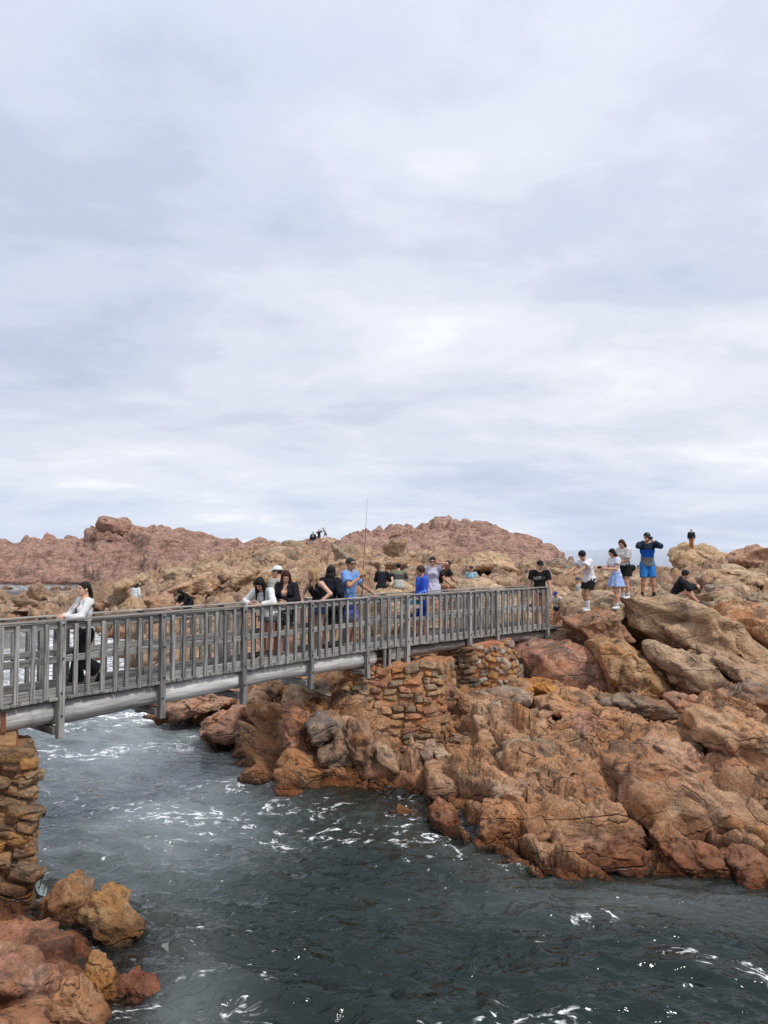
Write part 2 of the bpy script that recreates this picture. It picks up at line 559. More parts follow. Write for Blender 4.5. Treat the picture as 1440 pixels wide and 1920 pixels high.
def sheet(name, H, x0, x1, y0, y1, step, layers, mat, color, clip=-2.2, seed=3, fine=0.02, frame=BED, drop='', crisp=.42, terrace=None):
    nx, ny = int((x1 - x0) / step) + 1, int((y1 - y0) / step) + 1
    X, Y = np.meshgrid(np.linspace(x0, x1, nx), np.linspace(y0, y1, ny))
    Z = H(X, Y)
    gy, gx = np.gradient(Z, (y1 - y0) / (ny - 1), (x1 - x0) / (nx - 1))
    N = np.stack([-gx.ravel(), -gy.ravel(), np.ones(Z.size)], 1)
    N /= np.linalg.norm(N, axis=1)[:, None]
    P = np.stack([X.ravel(), Y.ravel(), Z.ravel()], 1)
    D = np.zeros(len(P))
    for k, (size, stretch, a_dome, a_level, a_tilt) in enumerate(layers):
        dome, rid, tilt = blocks(P, size, stretch, seed + 11 * k, frame, crisp=crisp)
        D += a_dome * (dome - 0.7) + a_level * (rid - 0.5) + a_tilt * tilt * dome
    D += fine * fbm(P / (layers[-1][0] * 0.6), 4, seed + 50)
    D -= layers[0][0] * .10 * joints(P, layers[0][0] * .9, seed + 70, frame)
    if terrace:                                   # stepped edges of tilted beds
        amp, thick, dip = terrace
        for k in (1.0, .37):
            a = (P[:, 2] * math.cos(dip) + P[:, 0] * math.sin(dip) + .3 * P[:, 1] * math.sin(dip)) / (thick * k) + .5 * fbm(P / (thick * 9 * k), 3, seed + 90)
            f = a - np.floor(a)
            D += amp * k * (np.minimum(f / .8, (1 - f) / .2) - .5) * np.clip(.6 + vnoise(P / (thick * 5) + 3, seed + 95), .1, 1)
    P = P + N * D[:, None]
    if drop:
        P[:, 2] -= 3.0 * (np.clip(1 - (Y.ravel() - y0) / (1.6 if step < .3 else 5.0), 0, 1) * ('f' in drop) + np.clip(1 - (y1 - Y.ravel()) / 2.0, 0, 1) * ('b' in drop)) ** 1.5
    P[:, 2] = np.maximum(P[:, 2], clip)
    idx = np.arange(nx * ny).reshape(ny, nx)
    F = np.stack([idx[:-1, :-1].ravel(), idx[:-1, 1:].ravel(), idx[1:, 1:].ravel(), idx[1:, :-1].ravel()], 1)
    deep = P[:, 2] < -1.3
    F = F[~deep[F].all(1)]
    o = link(name, mesh_np(name, P, F), mat, color=color)
    tag(o, kind='structure')
    return o, P


shore, SHORE_P = sheet('rock_shore', NEAR, -8.5, 13.0, 9.2, 27.0, 0.05,
                       [(1.15, (2.3, .8, .8), .30, .34, .60), (.45, (2.4, .75, .85), .14, .12, .25), (.17, (1.9, .85, .9), .045, .03, .07)], ROCK, (.48, .265, .15), fine=0.025, drop='b', crisp=.2)
field, FIELD_P = sheet('boulder_field_ground', MID, -34, 36, 21.5, 80, 0.17,
                       [(1.5, (1.5, 1, .9), .70, .7, .8), (.62, (1.5, .9, .9), .28, .28, .4)], ROCK_TAN, (.40, .265, .175), fine=0.05, seed=21, drop='fb')
FARBED = rot_frame(0, R(26), R(-10))
headland, HEAD_P = sheet('rocky_headland', FAR, -125, 36, 70, 135, 0.33,
                         [(6.0, (3.2, .9, .6), .7, .9, 1.2), (2.5, (3.2, .8, .6), .42, .4, .55), (1.1, (2.6, .9, .8), .14, .12, .14)], ROCK_FAR, (.45, .275, .215), fine=0.05, crisp=.2, drop='f', terrace=(1.1, 2.4, R(24)), seed=41, frame=FARBED)
BANK = Surface([(-9, 5, .8), (-6, 5, .7), (-4.4, 5, .55), (-3.4, 5.2, .2), (-2.2, 5.4, -.5), (-1.2, 5.5, -1.2), (-9, 8, .6), (-6, 8, .45), (-4.6, 7.6, .38), (-3.7, 7.7, .24), (-3.0, 7.6, .12),
                (-2.4, 7.4, -.3), (-1.6, 7.6, -.9), (-2.7, 8.6, -.25), (-3.6, 8.9, .06), (-4.6, 9, .2), (-6, 10, .1), (-4.5, 10.3, -.15), (-3.5, 9.8, -.1), (-2.6, 10, -.9),
                (-3.9, 11, -.9), (-5, 11.6, -.9), (-6.5, 12, -1.0), (-9, 12, -.9), (-5, 12.8, -1.6), (-9, 13.5, -1.8), (-3, 6.4, .2), (-2.1, 6.5, -.4), (-4, 6.4, .5)])
bank, BANK_P = sheet('near_bank', BANK, -9, -1.0, 5.2, 13, 0.05,
                     [(1.1, (1.7, .9, .9), .16, .20, .22), (.42, (1.7, .9, .9), .08, .08, .08), (.17, (1.5, .9, .9), .025, .02, .02)], ROCK, (.43, .215, .125), fine=0.015, seed=61, crisp=.25)


# ------------------------------------------------------------------ the sea
def build_sea():
    def axis(core0, core1, step, lo, hi, g):
        a = list(np.arange(core0, core1 + 1e-6, step))
        s, v = step, core1
        while v < hi:
            s *= g
            v += s
            a.append(min(v, hi))
        s, v, b = step, core0, []
        while v > lo:
            s *= g
            v -= s
            b.append(max(v, lo))
        return np.array(b[::-1] + a)
    xs = axis(-7.0, 8.0, 0.055, -9000, 9000, 1.13)
    ys = axis(5.0, 22.0, 0.055, -60, 12000, 1.09)
    X, Y = np.meshgrid(xs, ys)
    P = np.stack([X.ravel(), Y.ravel(), np.zeros(X.size)], 1)
    near = np.exp(-np.maximum(0, np.abs(P[:, 1] - 14) - 9) / 14) * np.exp(-np.maximum(0, np.abs(P[:, 0]) - 9) / 14)
    m = near > 0.002
    Q = P[m]
    warp = 0.8 * np.stack([vnoise(Q * 0.22, 3), vnoise(Q * 0.22 + 31, 4), Q[:, 2]], 1)
    W = Q + warp
    a = R(-18)
    U = np.stack([W[:, 0] * math.cos(a) + W[:, 1] * math.sin(a), -W[:, 0] * math.sin(a) + W[:, 1] * math.cos(a), W[:, 2]], 1)
    swell = vnoise(U * np.array([.35, .8, 1]), 11)
    chop = 1 - np.abs(vnoise(U * np.array([.9, 2.4, 1]), 12)) * 2
    chop2 = 1 - np.abs(vnoise(U * np.array([2.0, 5.2, 1]) + 7, 13)) * 2
    rip = vnoise(U * np.array([5.5, 11, 1]) + 3, 14)
    calm = np.clip(0.75 + 0.6 * vnoise(Q * 0.2 + 5, 19), .2, 1.4)
    z = 0.08 * swell + calm * (0.10 * chop + 0.056 * chop2 + 0.022 * rip)
    P[m, 2] = z * np.minimum(near[m] * 1.2, 1)
    # long low swell outside
    o = ~m
    P[o, 2] = 0.05 * vnoise(P[o] * np.array([.06, .16, 1]), 15)
    far = np.hypot(P[:, 0], P[:, 1]) > 400
    P[far, 2] = 0
    ny, nx = X.shape
    idx = np.arange(nx * ny).reshape(ny, nx)
    F = np.stack([idx[:-1, :-1].ravel(), idx[:-1, 1:].ravel(), idx[1:, 1:].ravel(), idx[1:, :-1].ravel()], 1)
    me = mesh_np('sea', P, F)
    # how much water lies over the rock below (clear shallows, murky depths)
    depth = np.full(len(P), 3.0)
    inn = (P[:, 0] > -8.4) & (P[:, 0] < 12.9) & (P[:, 1] > 9.3) & (P[:, 1] < 26.9)
    depth[inn] = -NEAR(P[inn, 0], P[inn, 1])
    inb = (P[:, 0] > -8.9) & (P[:, 0] < -1.1) & (P[:, 1] > 5.3) & (P[:, 1] < 12.9)
    depth[inb] = np.minimum(depth[inb], -BANK(P[inb, 0], P[inb, 1]))
    inm = (np.abs(P[:, 0]) < 33) & (P[:, 1] > 27) & (P[:, 1] < 79)
    depth[inm] = -MID(P[inm, 0], P[inm, 1])
    at_ = me.attributes.new('depth', 'FLOAT', 'POINT')
    at_.data.foreach_set('value', np.clip(depth, 0, 3).astype(np.float32))
    # surf: broken water behind the bridge and along the outer rocks
    surf = np.zeros(len(P))
    surf[inm] = np.clip(1.2 - np.abs(depth[inm] - .3) / 1.1, 0, 1)
    surf += np.exp(-((P[:, 0] + 11.5) / 6.5) ** 2 - ((P[:, 1] - 31) / 10) ** 2) * 1.2
    surf += np.exp(-((P[:, 0] + 55) / 30) ** 2 - ((P[:, 1] - 92) / 8) ** 2) * .9
    surf += np.exp(-((P[:, 0] + 5.5) / 2.0) ** 2 - ((P[:, 1] - 21.6) / 1.6) ** 2) * .8
    sf = me.attributes.new('surf', 'FLOAT', 'POINT')
    sf.data.foreach_set('value', np.clip(surf, 0, 1).astype(np.float32))

    # sky reflection on the channel, painted as a milky tint of the water
    sky_sheen = np.zeros(len(P))
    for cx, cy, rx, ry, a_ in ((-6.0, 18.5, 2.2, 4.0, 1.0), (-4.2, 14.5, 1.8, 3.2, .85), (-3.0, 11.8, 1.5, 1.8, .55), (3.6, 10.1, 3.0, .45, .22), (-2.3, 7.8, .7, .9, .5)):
        sky_sheen += a_ * np.exp(-((P[:, 0] - cx) / rx) ** 2 - ((P[:, 1] - cy) / ry) ** 2)
    mk = me.attributes.new('sky_sheen', 'FLOAT', 'POINT')
    mk.data.foreach_set('value', np.clip(sky_sheen, 0, 1).astype(np.float32))
    t = NT("sea_water")
    sheen_fac = t.new('ShaderNodeAttribute', attribute_name='sky_sheen').outputs['Fac']
    P_ = t.new('ShaderNodeNewGeometry').outputs['Position']
    dep = t.new('ShaderNodeAttribute', attribute_name='depth').outputs['Fac']
    srf = t.new('ShaderNodeAttribute', attribute_name='surf').outputs['Fac']
    st = t.new('ShaderNodeMapping', {'Vector': P_, 'Rotation': (0, 0, R(18)), 'Scale': (1.0, 1.7, 1.0)}).outputs[0]
    w = t.new('ShaderNodeTexNoise', {'Vector': P_, 'Scale': 0.5, 'Detail': 3})
    wv = t.new('ShaderNodeMix', {0: 0.45, 4: st, 5: w.outputs['Color']}, data_type='VECTOR').outputs[1]
    r1 = t.noise(wv, 3.2, 4, 0.55, 0.3)
    r2 = t.noise(wv, 11.0, 4, 0.6, 0.4)
    r3 = t.m('ABSOLUTE', t.m('SUBTRACT', t.noise(wv, 1.9, 3, 0.5, 0.2), 0.5))
    r4 = t.m('ABSOLUTE', t.m('SUBTRACT', t.noise(wv, 5.5, 3, 0.5, 0.2), 0.5))
    r2 = t.m('ADD', r2, t.m('ADD', t.m('MULTIPLY', r3, -17.0), t.m('MULTIPLY', r4, -8.0)))
    h = t.m('MULTIPLY_ADD', r1, 0.06, t.m('MULTIPLY', r2, 0.010))
    bp = t.new('ShaderNodeBump', {'Height': h, 'Strength': 0.85, 'Distance': 1.0})
    # foam: torn patches and threads that drift in drifts
    drift = t.noise(wv, 0.55, 3, 0.5, 0.3)
    f1 = t.noise(wv, 3.1, 6, 0.64, 1.0)
    ridge = t.m('ABSOLUTE', t.m('SUBTRACT', t.noise(wv, 1.5, 5, 0.6, 1.0), 0.5))
    thread = t.m('MULTIPLY', t.m('SUBTRACT', 1.0, t.step(ridge, 0.004, 0.03)), t.step(t.noise(wv, 14, 3, .6), .42, .56))
    lim = t.m('MULTIPLY_ADD', drift, -0.30, 0.838)
    lim = t.m('MULTIPLY_ADD', srf, -0.22, lim)
    edge = t.m('SUBTRACT', 1.0, t.step(dep, 0.0, 0.28))
    lim = t.m('MULTIPLY_ADD', edge, -0.05, lim)
    foam = t.m('MULTIPLY', t.step(t.m('SUBTRACT', f1, lim), 0.0, 0.05), t.step(t.noise(wv, 17, 3, .6), .36, .5))
    speck = t.m('MULTIPLY', t.step(t.noise(wv, 9, 3, .6, .6), .685, .72), t.step(drift, .42, .56))
    foam = t.m('MAXIMUM', foam, speck)
    lap = t.m('MULTIPLY', t.m('SUBTRACT', 1.0, t.step(dep, 0.02, 0.2)), t.step(t.noise(wv, 7.0, 5, .7, .8), .55, .68))
    foam = t.m('MAXIMUM', foam, t.m('MULTIPLY', lap, .6))
    foam = t.m('MAXIMUM', foam, t.m('MULTIPLY', thread, t.step(t.m('ADD', drift, t.m('MULTIPLY', f1, .35)), 0.735, 0.79)))
    haze = t.m('MULTIPLY', srf, 0.45)
    foam = t.m('MAXIMUM', foam, t.m('MULTIPLY', haze, t.step(f1, 0.36, 0.62)))
    body = t.mix(t.step(dep, 0.2, 1.6), (0.03, 0.034, 0.028), (0.003, 0.0105, 0.0085))
    body = t.mix(t.m('MULTIPLY', sheen_fac, t.m('MULTIPLY_ADD', drift, 1.3, .1)), body, (0.18, 0.21, 0.22))  # bright sky reflection put into the body colour
    body = t.mix(t.m('MULTIPLY', srf, .6), body, (0.16, 0.2, 0.2))
    c = t.mix(foam, body, (0.80, 0.81, 0.82))
    rough = t.m('MULTIPLY_ADD', foam, 0.6, 0.03)
    water = t.new('ShaderNodeBsdfPrincipled', {'Base Color': c, 'Roughness': rough, 'IOR': 1.4, 'Normal': bp.outputs[0], 'Specular IOR Level': 0.5})
    clear = t.new('ShaderNodeBsdfTransparent', {'Color': (0.62, 0.66, 0.56, 1)})
    gloss = t.new('ShaderNodeBsdfGlossy', {'Roughness': 0.05, 'Normal': bp.outputs[0], 'Color': (1, 1, 1, 1)})
    fr = t.new('ShaderNodeFresnel', {'IOR': 1.33, 'Normal': bp.outputs[0]})
    shallow = t.new('ShaderNodeMixShader', {0: fr.outputs[0], 1: clear.outputs[0], 2: gloss.outputs[0]})
    k = t.m('MULTIPLY', t.m('SUBTRACT', 1.0, t.step(dep, 0.02, 0.75)), t.m('SUBTRACT', 1.0, foam))
    k = t.m('MULTIPLY', k, t.m('MULTIPLY_ADD', srf, -0.7, 0.8))
    mx = t.new('ShaderNodeMixShader', {0: k, 1: water.outputs[0], 2: shallow.outputs[0]})
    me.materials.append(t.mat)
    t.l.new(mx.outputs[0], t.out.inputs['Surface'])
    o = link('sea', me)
    tag(o, kind='structure')


build_sea()
# ------------------------------------------------------------------ boulders
_ico = {}


def ico(n):
    if n not in _ico:
        bm = bmesh.new()
        bmesh.ops.create_icosphere(bm, subdivisions=n, radius=1.0)
        V = np.array([v.co[:] for v in bm.verts])
        V /= np.linalg.norm(V, axis=1)[:, None]
        F = np.array([[v.index for v in f.verts] for f in bm.faces])
        bm.free()
        _ico[n] = (V, F)
    return _ico[n]


def facets(D, seed, n=13, lo=.72, k=26):
    """radius of a random rounded polytope in the directions D"""
    r = np.random.default_rng(seed)
    N = r.normal(size=(n, 3))
    N /= np.linalg.norm(N, axis=1)[:, None]
    h = r.uniform(lo, 1.0, n)
    s = np.maximum(0, D @ N.T / h) ** k
    return 1.0 / np.maximum(s.sum(1), 0.35 ** k) ** (1 / k)


def rough_up(V, size, seed, amt=1.0):
    """weather a boulder: broad hollows, joints and grain; V in metres"""
    c = V.mean(0)
    n = V - c
    n /= np.linalg.norm(n, axis=1)[:, None] + 1e-9
    Q = V / size
    d = 0.055 * fbm(Q * 1.6 + seed * 3.1, 4, seed)
    F1, F2, rid, vec = worley((V @ BED) / (size * np.array([1.1, .6, .6])) + seed * 1.7, seed + 3)
    e = np.clip((F2 - F1) / 0.12, 0, 1)
    rd = np.stack([np.cos(rid * 40), np.sin(rid * 40), np.cos(rid * 71)], 1)
    d += (0.12 * (rid - .5) + 0.11 * (vec * rd).sum(1)) * e
    F1, F2, rid, vec = worley((V @ BED) / (size * np.array([.5, .26, .28])) + seed * 2.3, seed + 13)
    rd = np.stack([np.cos(rid * 40), np.sin(rid * 40), np.cos(rid * 71)], 1)
    d += (0.04 * (rid - .5) + 0.06 * (vec * rd).sum(1)) * np.clip((F2 - F1) / 0.14, 0, 1)
    d -= 0.085 * joints(V + seed, size * .62, seed + 31)
    d += 0.03 * (1 - 2 * np.abs(vnoise(Q * 3.1 + seed, seed + 8)))
    d += 0.014 * fbm(Q * 8 + seed, 3, seed + 9)
    return V + n * (d * size * amt)[:, None]


def boulder_proto(i, sub=3):
    D, F = ico(sub)
    r = facets(D, 100 + i, n=random.Random(i).choice([9, 11, 14, 18]), lo=.62)
    V = D * r[:, None] * np.array([1.0, .82, .66])
    V = rough_up(V, 1.0, 200 + i)
    V[:, 2] -= V[:, 2].min() * .6
    return mesh_np('boulder', V, F)


PROTOS = [boulder_proto(i, 4) for i in range(16)]


def traced_rock(name, outline, Y, T, color, mat, seed, sub=None, box=.5, amt=1.0):
    """a rock whose profile is the photographed one, standing at distance Y and 2 T deep"""
    pts = np.array([at(x, y, Y)[:] for x, y in outline])
    c = pts.mean(0)
    q = pts - c
    ang = np.arctan2(q[:, 2], q[:, 0])
    a = q[:, [0, 2]]
    b = np.roll(a, -1, 0)
    span = max(np.ptp(a[:, 0]), np.ptp(a[:, 1]))
    if sub is None:
        sub = 5 if span / pxsize(Y) > 75 else 4
    D, F = ico(sub)
    th = np.arctan2(D[:, 2], D[:, 0])
    dirs = np.stack([np.cos(th), np.sin(th)], 1)
    best = np.full(len(D), 1e9)
    for i in range(len(a)):
        e = b[i] - a[i]
        den = dirs[:, 0] * e[1] - dirs[:, 1] * e[0]
        den = np.where(np.abs(den) < 1e-9, 1e-9, den)
        t = (a[i, 0] * e[1] - a[i, 1] * e[0]) / den
        s = (a[i, 0] * dirs[:, 1] - a[i, 1] * dirs[:, 0]) / den
        ok = (t > 1e-6) & (s >= -1e-3) & (s <= 1.001)
        best = np.where(ok, np.minimum(best, t), best)
    best = np.where(best > 1e8, span * .4, best)
    rho = np.hypot(D[:, 0], D[:, 2])
    fac = facets(D, seed, n=11, lo=.62)
    fac = 1 - (1 - np.minimum(fac, 1.15)) * np.clip(np.abs(D[:, 1]) * 2.2, 0, 1)
    pl = best * rho ** box * fac
    dep = T * np.sign(D[:, 1]) * np.abs(D[:, 1]) ** .8 * fac
    V = np.stack([dirs[:, 0] * pl, dep, dirs[:, 1] * pl], 1)
    V[:, 2] += 0.12 * V[:, 1]
    V = rough_up(V, span * .5, seed, amt)
    col_ = np.array(color) * 1.12 + np.array((.005, .006, .006))
    o = link(name, mesh_np(name, V, F), mat, loc=c, color=tuple(col_))
    return o


ORANGE, TAN, RED, OCHRE, BROWN, PINK, GREY, DARK = ((.46, .235, .12), (.47, .335, .215), (.34, .17, .115), (.46, .22, .075),
                                                    (.33, .185, .115), (.42, .215, .155), (.28, .22, .165), (.19, .135, .10))
TR = [
    # big slabs at the bridge's far end
    ('flat_rock', [(1137, 1142), (1160, 1130), (1207, 1122), (1253, 1118), (1280, 1121), (1323, 1136), (1353, 1150), (1403, 1200), (1470, 1258), (1475, 1300), (1403, 1252), (1353, 1230), (1323, 1225), (1293, 1215), (1247, 1214), (1213, 1209), (1167, 1177), (1147, 1162)], 20.8, 2.0, (.45, .30, .185), 't', 'huge tan slab people stand on beyond the end of the bridge'),
    ('boulder', [(1050, 1160), (1073, 1157), (1117, 1147), (1143, 1143), (1165, 1173), (1190, 1202), (1167, 1204), (1133, 1194), (1120, 1204), (1100, 1209), (1080, 1180)], 20.2, 1.2, BROWN, 'w', 'dark hollowed rock below the feet of the reaching man in white'),
    ('boulder', [(1048, 1157), (1070, 1133), (1100, 1113), (1127, 1107), (1153, 1117), (1150, 1140), (1110, 1165), (1060, 1172)], 21.8, 1.2, TAN, 't', 'smooth tan boulder sloping up behind the bridge end'),
    ('boulder', [(1113, 1204), (1138, 1200), (1169, 1214), (1200, 1232), (1229, 1262), (1264, 1306), (1200, 1316), (1138, 1304), (1131, 1262), (1118, 1229)], 18.9, .9, (.41, .24, .12), 'w', 'ochre wedge shaped block under the black gap in the slabs'),
    ('boulder', [(1213, 1207), (1244, 1212), (1284, 1218), (1324, 1233), (1353, 1264), (1393, 1298), (1387, 1316), (1347, 1325), (1302, 1308), (1271, 1294), (1244, 1266), (1222, 1233)], 18.8, .9, (.40, .27, .17), 't', 'long tan block leaning under the huge slab'),
    ('boulder', [(1329, 1229), (1347, 1223), (1378, 1235), (1422, 1250), (1450, 1270), (1455, 1302), (1413, 1298), (1378, 1277), (1347, 1255)], 18.5, .8, (.40, .26, .165), 't', 'tan block with stains tucked below the lower end of the slab'),
    ('boulder', [(944, 1250), (964, 1220), (1000, 1207), (1049, 1195), (1080, 1205), (1106, 1236), (1128, 1264), (1135, 1298), (1111, 1312), (1067, 1308), (1013, 1304), (985, 1280), (956, 1268)], 20.0, 1.4, (.37, .19, .135), 'w', 'big rounded reddish boulder under the far end of the bridge'),
    ('boulder', [(925, 1205), (960, 1186), (1010, 1180), (1060, 1178), (1090, 1195), (1060, 1225), (1000, 1225), (945, 1235)], 21.6, 1.0, (.42, .26, .165), 'w', 'tan shelf of rock carrying the bridge end'),
    ('boulder', [(1350, 1156), (1373, 1142), (1400, 1137), (1440, 1144), (1490, 1165), (1490, 1300), (1440, 1260), (1400, 1215), (1370, 1180)], 22.0, 1.3, (.46, .24, .125), 'w', 'smooth orange boulder at the edge behind the huge slab'),
    ('boulder', [(1293, 1360), (1297, 1337), (1320, 1327), (1351, 1330), (1391, 1343), (1450, 1384), (1462, 1432), (1400, 1442), (1362, 1440), (1329, 1412), (1298, 1382)], 14.4, .8, (.47, .265, .145), 'w', 'egg shaped orange boulder resting alone on the ledge'),
    ('boulder', [(868, 1318), (898, 1300), (947, 1295), (996, 1308), (994, 1329), (947, 1346), (890, 1342)], 17.6, .7, GREY, 'w', 'flat grey brown boulder in front of the small stone pier'),
    ('flat_rock', [(1008, 1316), (1050, 1302), (1100, 1304), (1128, 1312), (1112, 1332), (1080, 1345), (1040, 1342), (1010, 1332)], 17.2, .8, ORANGE, 'w', 'orange shelf of rock at the foot of the reddish boulder'),
    ('flat_rock', [(955, 1282), (1000, 1280), (1060, 1288), (1110, 1300), (1060, 1314), (1000, 1308), (962, 1300)], 18.4, .6, (.48, .21, .05), 'w', 'bright ochre streaked ledge beside the small stone pier'),
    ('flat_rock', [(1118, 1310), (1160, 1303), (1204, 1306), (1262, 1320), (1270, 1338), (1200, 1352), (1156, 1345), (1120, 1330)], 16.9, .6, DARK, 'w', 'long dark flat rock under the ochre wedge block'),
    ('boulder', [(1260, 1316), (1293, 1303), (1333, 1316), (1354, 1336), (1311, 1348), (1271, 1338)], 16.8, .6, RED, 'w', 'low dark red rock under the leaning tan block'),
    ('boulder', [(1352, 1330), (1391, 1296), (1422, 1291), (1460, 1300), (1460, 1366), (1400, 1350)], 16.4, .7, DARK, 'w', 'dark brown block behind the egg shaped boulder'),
    # the ledge
    ('boulder', [(1076, 1370), (1093, 1352), (1111, 1344), (1147, 1358), (1158, 1382), (1138, 1405), (1093, 1398)], 15.8, .5, PINK, 'w', 'pink jagged rock in the middle of the upper ledge'),
    ('boulder', [(1127, 1350), (1156, 1332), (1182, 1347), (1190, 1373), (1156, 1380), (1132, 1370)], 16.0, .45, ORANGE, 'w', 'small rounded orange rock under the long dark flat rock'),
    ('flat_rock', [(945, 1432), (940, 1400), (969, 1384), (1009, 1388), (1049, 1401), (1111, 1427), (1140, 1444), (1131, 1472), (1084, 1470), (1040, 1490), (991, 1458)], 14.8, .8, (.27, .19, .13), 'w', 'wide grey brown hump with dark stains on the ledge'),
    ('boulder', [(1056, 1505), (1071, 1478), (1102, 1466), (1133, 1468), (1158, 1487), (1182, 1525), (1160, 1545), (1111, 1553), (1072, 1535)], 13.0, .6, (.38, .19, .10), 'w', 'dome shaped reddish brown rock above the waterline'),
    ('flat_rock', [(1151, 1444), (1175, 1432), (1196, 1428), (1227, 1423), (1271, 1440), (1320, 1462), (1373, 1485), (1450, 1556), (1460, 1592), (1378, 1586), (1302, 1574), (1227, 1564), (1195, 1553), (1172, 1509)], 12.9, .9, (.36, .19, .105), 'w', 'long brown slab with black stained crest dipping to the water'),
    ('flat_rock', [(1183, 1404), (1205, 1386), (1227, 1375), (1271, 1391), (1333, 1440), (1352, 1466), (1302, 1468), (1253, 1438), (1200, 1420)], 14.2, .6, (.47, .25, .16), 'w', 'pale pinkish ridge of rock below the egg shaped boulder'),
    ('boulder', [(1360, 1458), (1391, 1443), (1422, 1454), (1460, 1482), (1460, 1538), (1413, 1527), (1375, 1490)], 13.2, .6, BROWN, 'w', 'dark pitted rock at the edge below the egg shaped boulder'),
    ('boulder', [(901, 1546), (911, 1518), (938, 1504), (969, 1517), (984, 1544), (975, 1574), (933, 1590), (902, 1576)], 12.3, .42, (.40, .19, .09), 'w', 'rounded orange rock with crossing cracks at the waterline'),
    ('boulder', [(980, 1540), (1013, 1532), (1038, 1553), (1034, 1584), (991, 1604), (967, 1582)], 12.1, .4, (.39, .2, .11), 'w', 'squat rock next to the cracked round waterline rock'),
    ('boulder', [(1030, 1570), (1044, 1548), (1067, 1552), (1079, 1578), (1072, 1608), (1036, 1600)], 11.8, .32, (.41, .23, .13), 'w', 'small upright pale topped rock at the waterline'),
    ('boulder', [(958, 1467), (978, 1458), (1002, 1462), (1033, 1487), (1046, 1521), (1009, 1504), (976, 1490)], 13.5, .35, (.37, .21, .13), 'w', 'slanting blade of rock below the wide grey hump'),
    ('boulder', [(922, 1490), (947, 1470), (978, 1486), (994, 1513), (978, 1530), (945, 1513)], 13.0, .35, (.42, .25, .15), 'w', 'knobbly tan rock above the cracked round waterline rock'),
    ('boulder', [(989, 1511), (1013, 1499), (1043, 1521), (1044, 1548), (1013, 1541)], 12.6, .3, (.38, .2, .12), 'w', 'small tilted rock wedged between the waterline rocks'),
    ('boulder', [(1225, 1566), (1245, 1556), (1267, 1557), (1302, 1580), (1275, 1626), (1236, 1622)], 11.5, .4, (.36, .18, .10), 'w', 'low brown rock touching the water under the long slab'),
    ('flat_rock', [(1258, 1597), (1289, 1581), (1333, 1591), (1374, 1630), (1333, 1642), (1262, 1636)], 11.1, .45, (.35, .165, .09), 'w', 'wet flat rock in front of the long brown slab'),
    ('flat_rock', [(1368, 1614), (1413, 1601), (1460, 1614), (1460, 1650), (1374, 1645)], 10.9, .45, (.36, .17, .1), 'w', 'wet rock cut by the edge at the waterline'),
    ('boulder', [(1135, 1553), (1164, 1539), (1200, 1552), (1214, 1578), (1164, 1585)], 11.9, .35, (.36, .19, .11), 'w', 'low rock at the foot of the dome shaped rock'),
    ('flat_rock', [(1060, 1590), (1110, 1572), (1180, 1580), (1230, 1605), (1225, 1628), (1130, 1618), (1070, 1612)], 11.4, .4, (.40, .2, .125), 'w', 'flat wet shelf sliding into the water'),
    ('boulder', [(806, 1524), (827, 1512), (853, 1526), (866, 1551), (827, 1563), (805, 1550)], 12.9, .35, (.38, .185, .11), 'w', 'small pinkish rock awash apart from the ledge'),
    # the face below the bridge
    ('boulder', [(528, 1334), (547, 1320), (574, 1340), (587, 1382), (592, 1408), (562, 1426), (541, 1410), (532, 1367)], 15.6, .6, (.36, .17, .11), 'w', 'tall reddish rock standing on end below the bridge'),
    ('boulder', [(579, 1339), (604, 1331), (637, 1348), (648, 1372), (622, 1386), (590, 1392), (581, 1367)], 15.4, .5, (.20, .15, .12), 'w', 'smooth dark grey boulder in the rock face below the bridge'),
    ('boulder', [(596, 1404), (625, 1392), (636, 1372), (654, 1381), (664, 1405), (660, 1430), (622, 1440), (598, 1425)], 15.0, .45, (.24, .16, .11), 'w', 'brown knobbed rock below the smooth dark grey boulder'),
    ('boulder', [(657, 1362), (675, 1353), (692, 1367), (700, 1405), (712, 1459), (682, 1478), (664, 1420), (658, 1390)], 15.0, .42, (.27, .15, .09), 'w', 'narrow dark pillar of rock below the bridge'),
    ('boulder', [(695, 1392), (720, 1393), (744, 1423), (750, 1443), (716, 1436), (699, 1412)], 15.0, .4, (.36, .23, .15), 'w', 'notched tan rock beside the narrow dark pillar'),
    ('flat_rock', [(515, 1424), (555, 1407), (600, 1420), (660, 1436), (705, 1457), (714, 1484), (671, 1487), (600, 1476), (535, 1462)], 15.0, .6, (.36, .175, .085), 'w', 'sheer orange brown foot of the rock face at the water'),
    ('boulder', [(378, 1360), (395, 1345), (416, 1335), (457, 1321), (488, 1340), (478, 1382), (427, 1392), (388, 1382)], 18.3, .8, (.38, .20, .14), 'w', 'pinkish brown outcrop at the tip of the far shore'),
    ('boulder', [(458, 1308), (484, 1294), (504, 1310), (514, 1333), (484, 1336)], 17.5, .5, (.36, .22, .145), 'w', 'brown pointed rock behind the tip of the far shore'),
    ('boulder', [(530, 1310), (540, 1289), (559, 1279), (583, 1295), (580, 1318), (547, 1328)], 16.2, .5, (.42, .27, .17), 'w', 'pale rounded rock on top of the rock face'),
    ('boulder', [(572, 1290), (592, 1281), (622, 1293), (606, 1306), (578, 1302)], 16.4, .4, (.29, .22, .17), 'w', 'flat grey stone lying on top of the rock face'),
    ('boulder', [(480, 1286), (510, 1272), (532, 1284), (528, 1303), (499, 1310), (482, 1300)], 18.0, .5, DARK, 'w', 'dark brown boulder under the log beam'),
    ('flat_rock', [(296, 1325), (345, 1305), (405, 1295), (460, 1299), (462, 1314), (405, 1328), (306, 1350)], 20.4, .9, (.37, .20, .135), 'w', 'low reddish shelf at the water behind the bridge'),
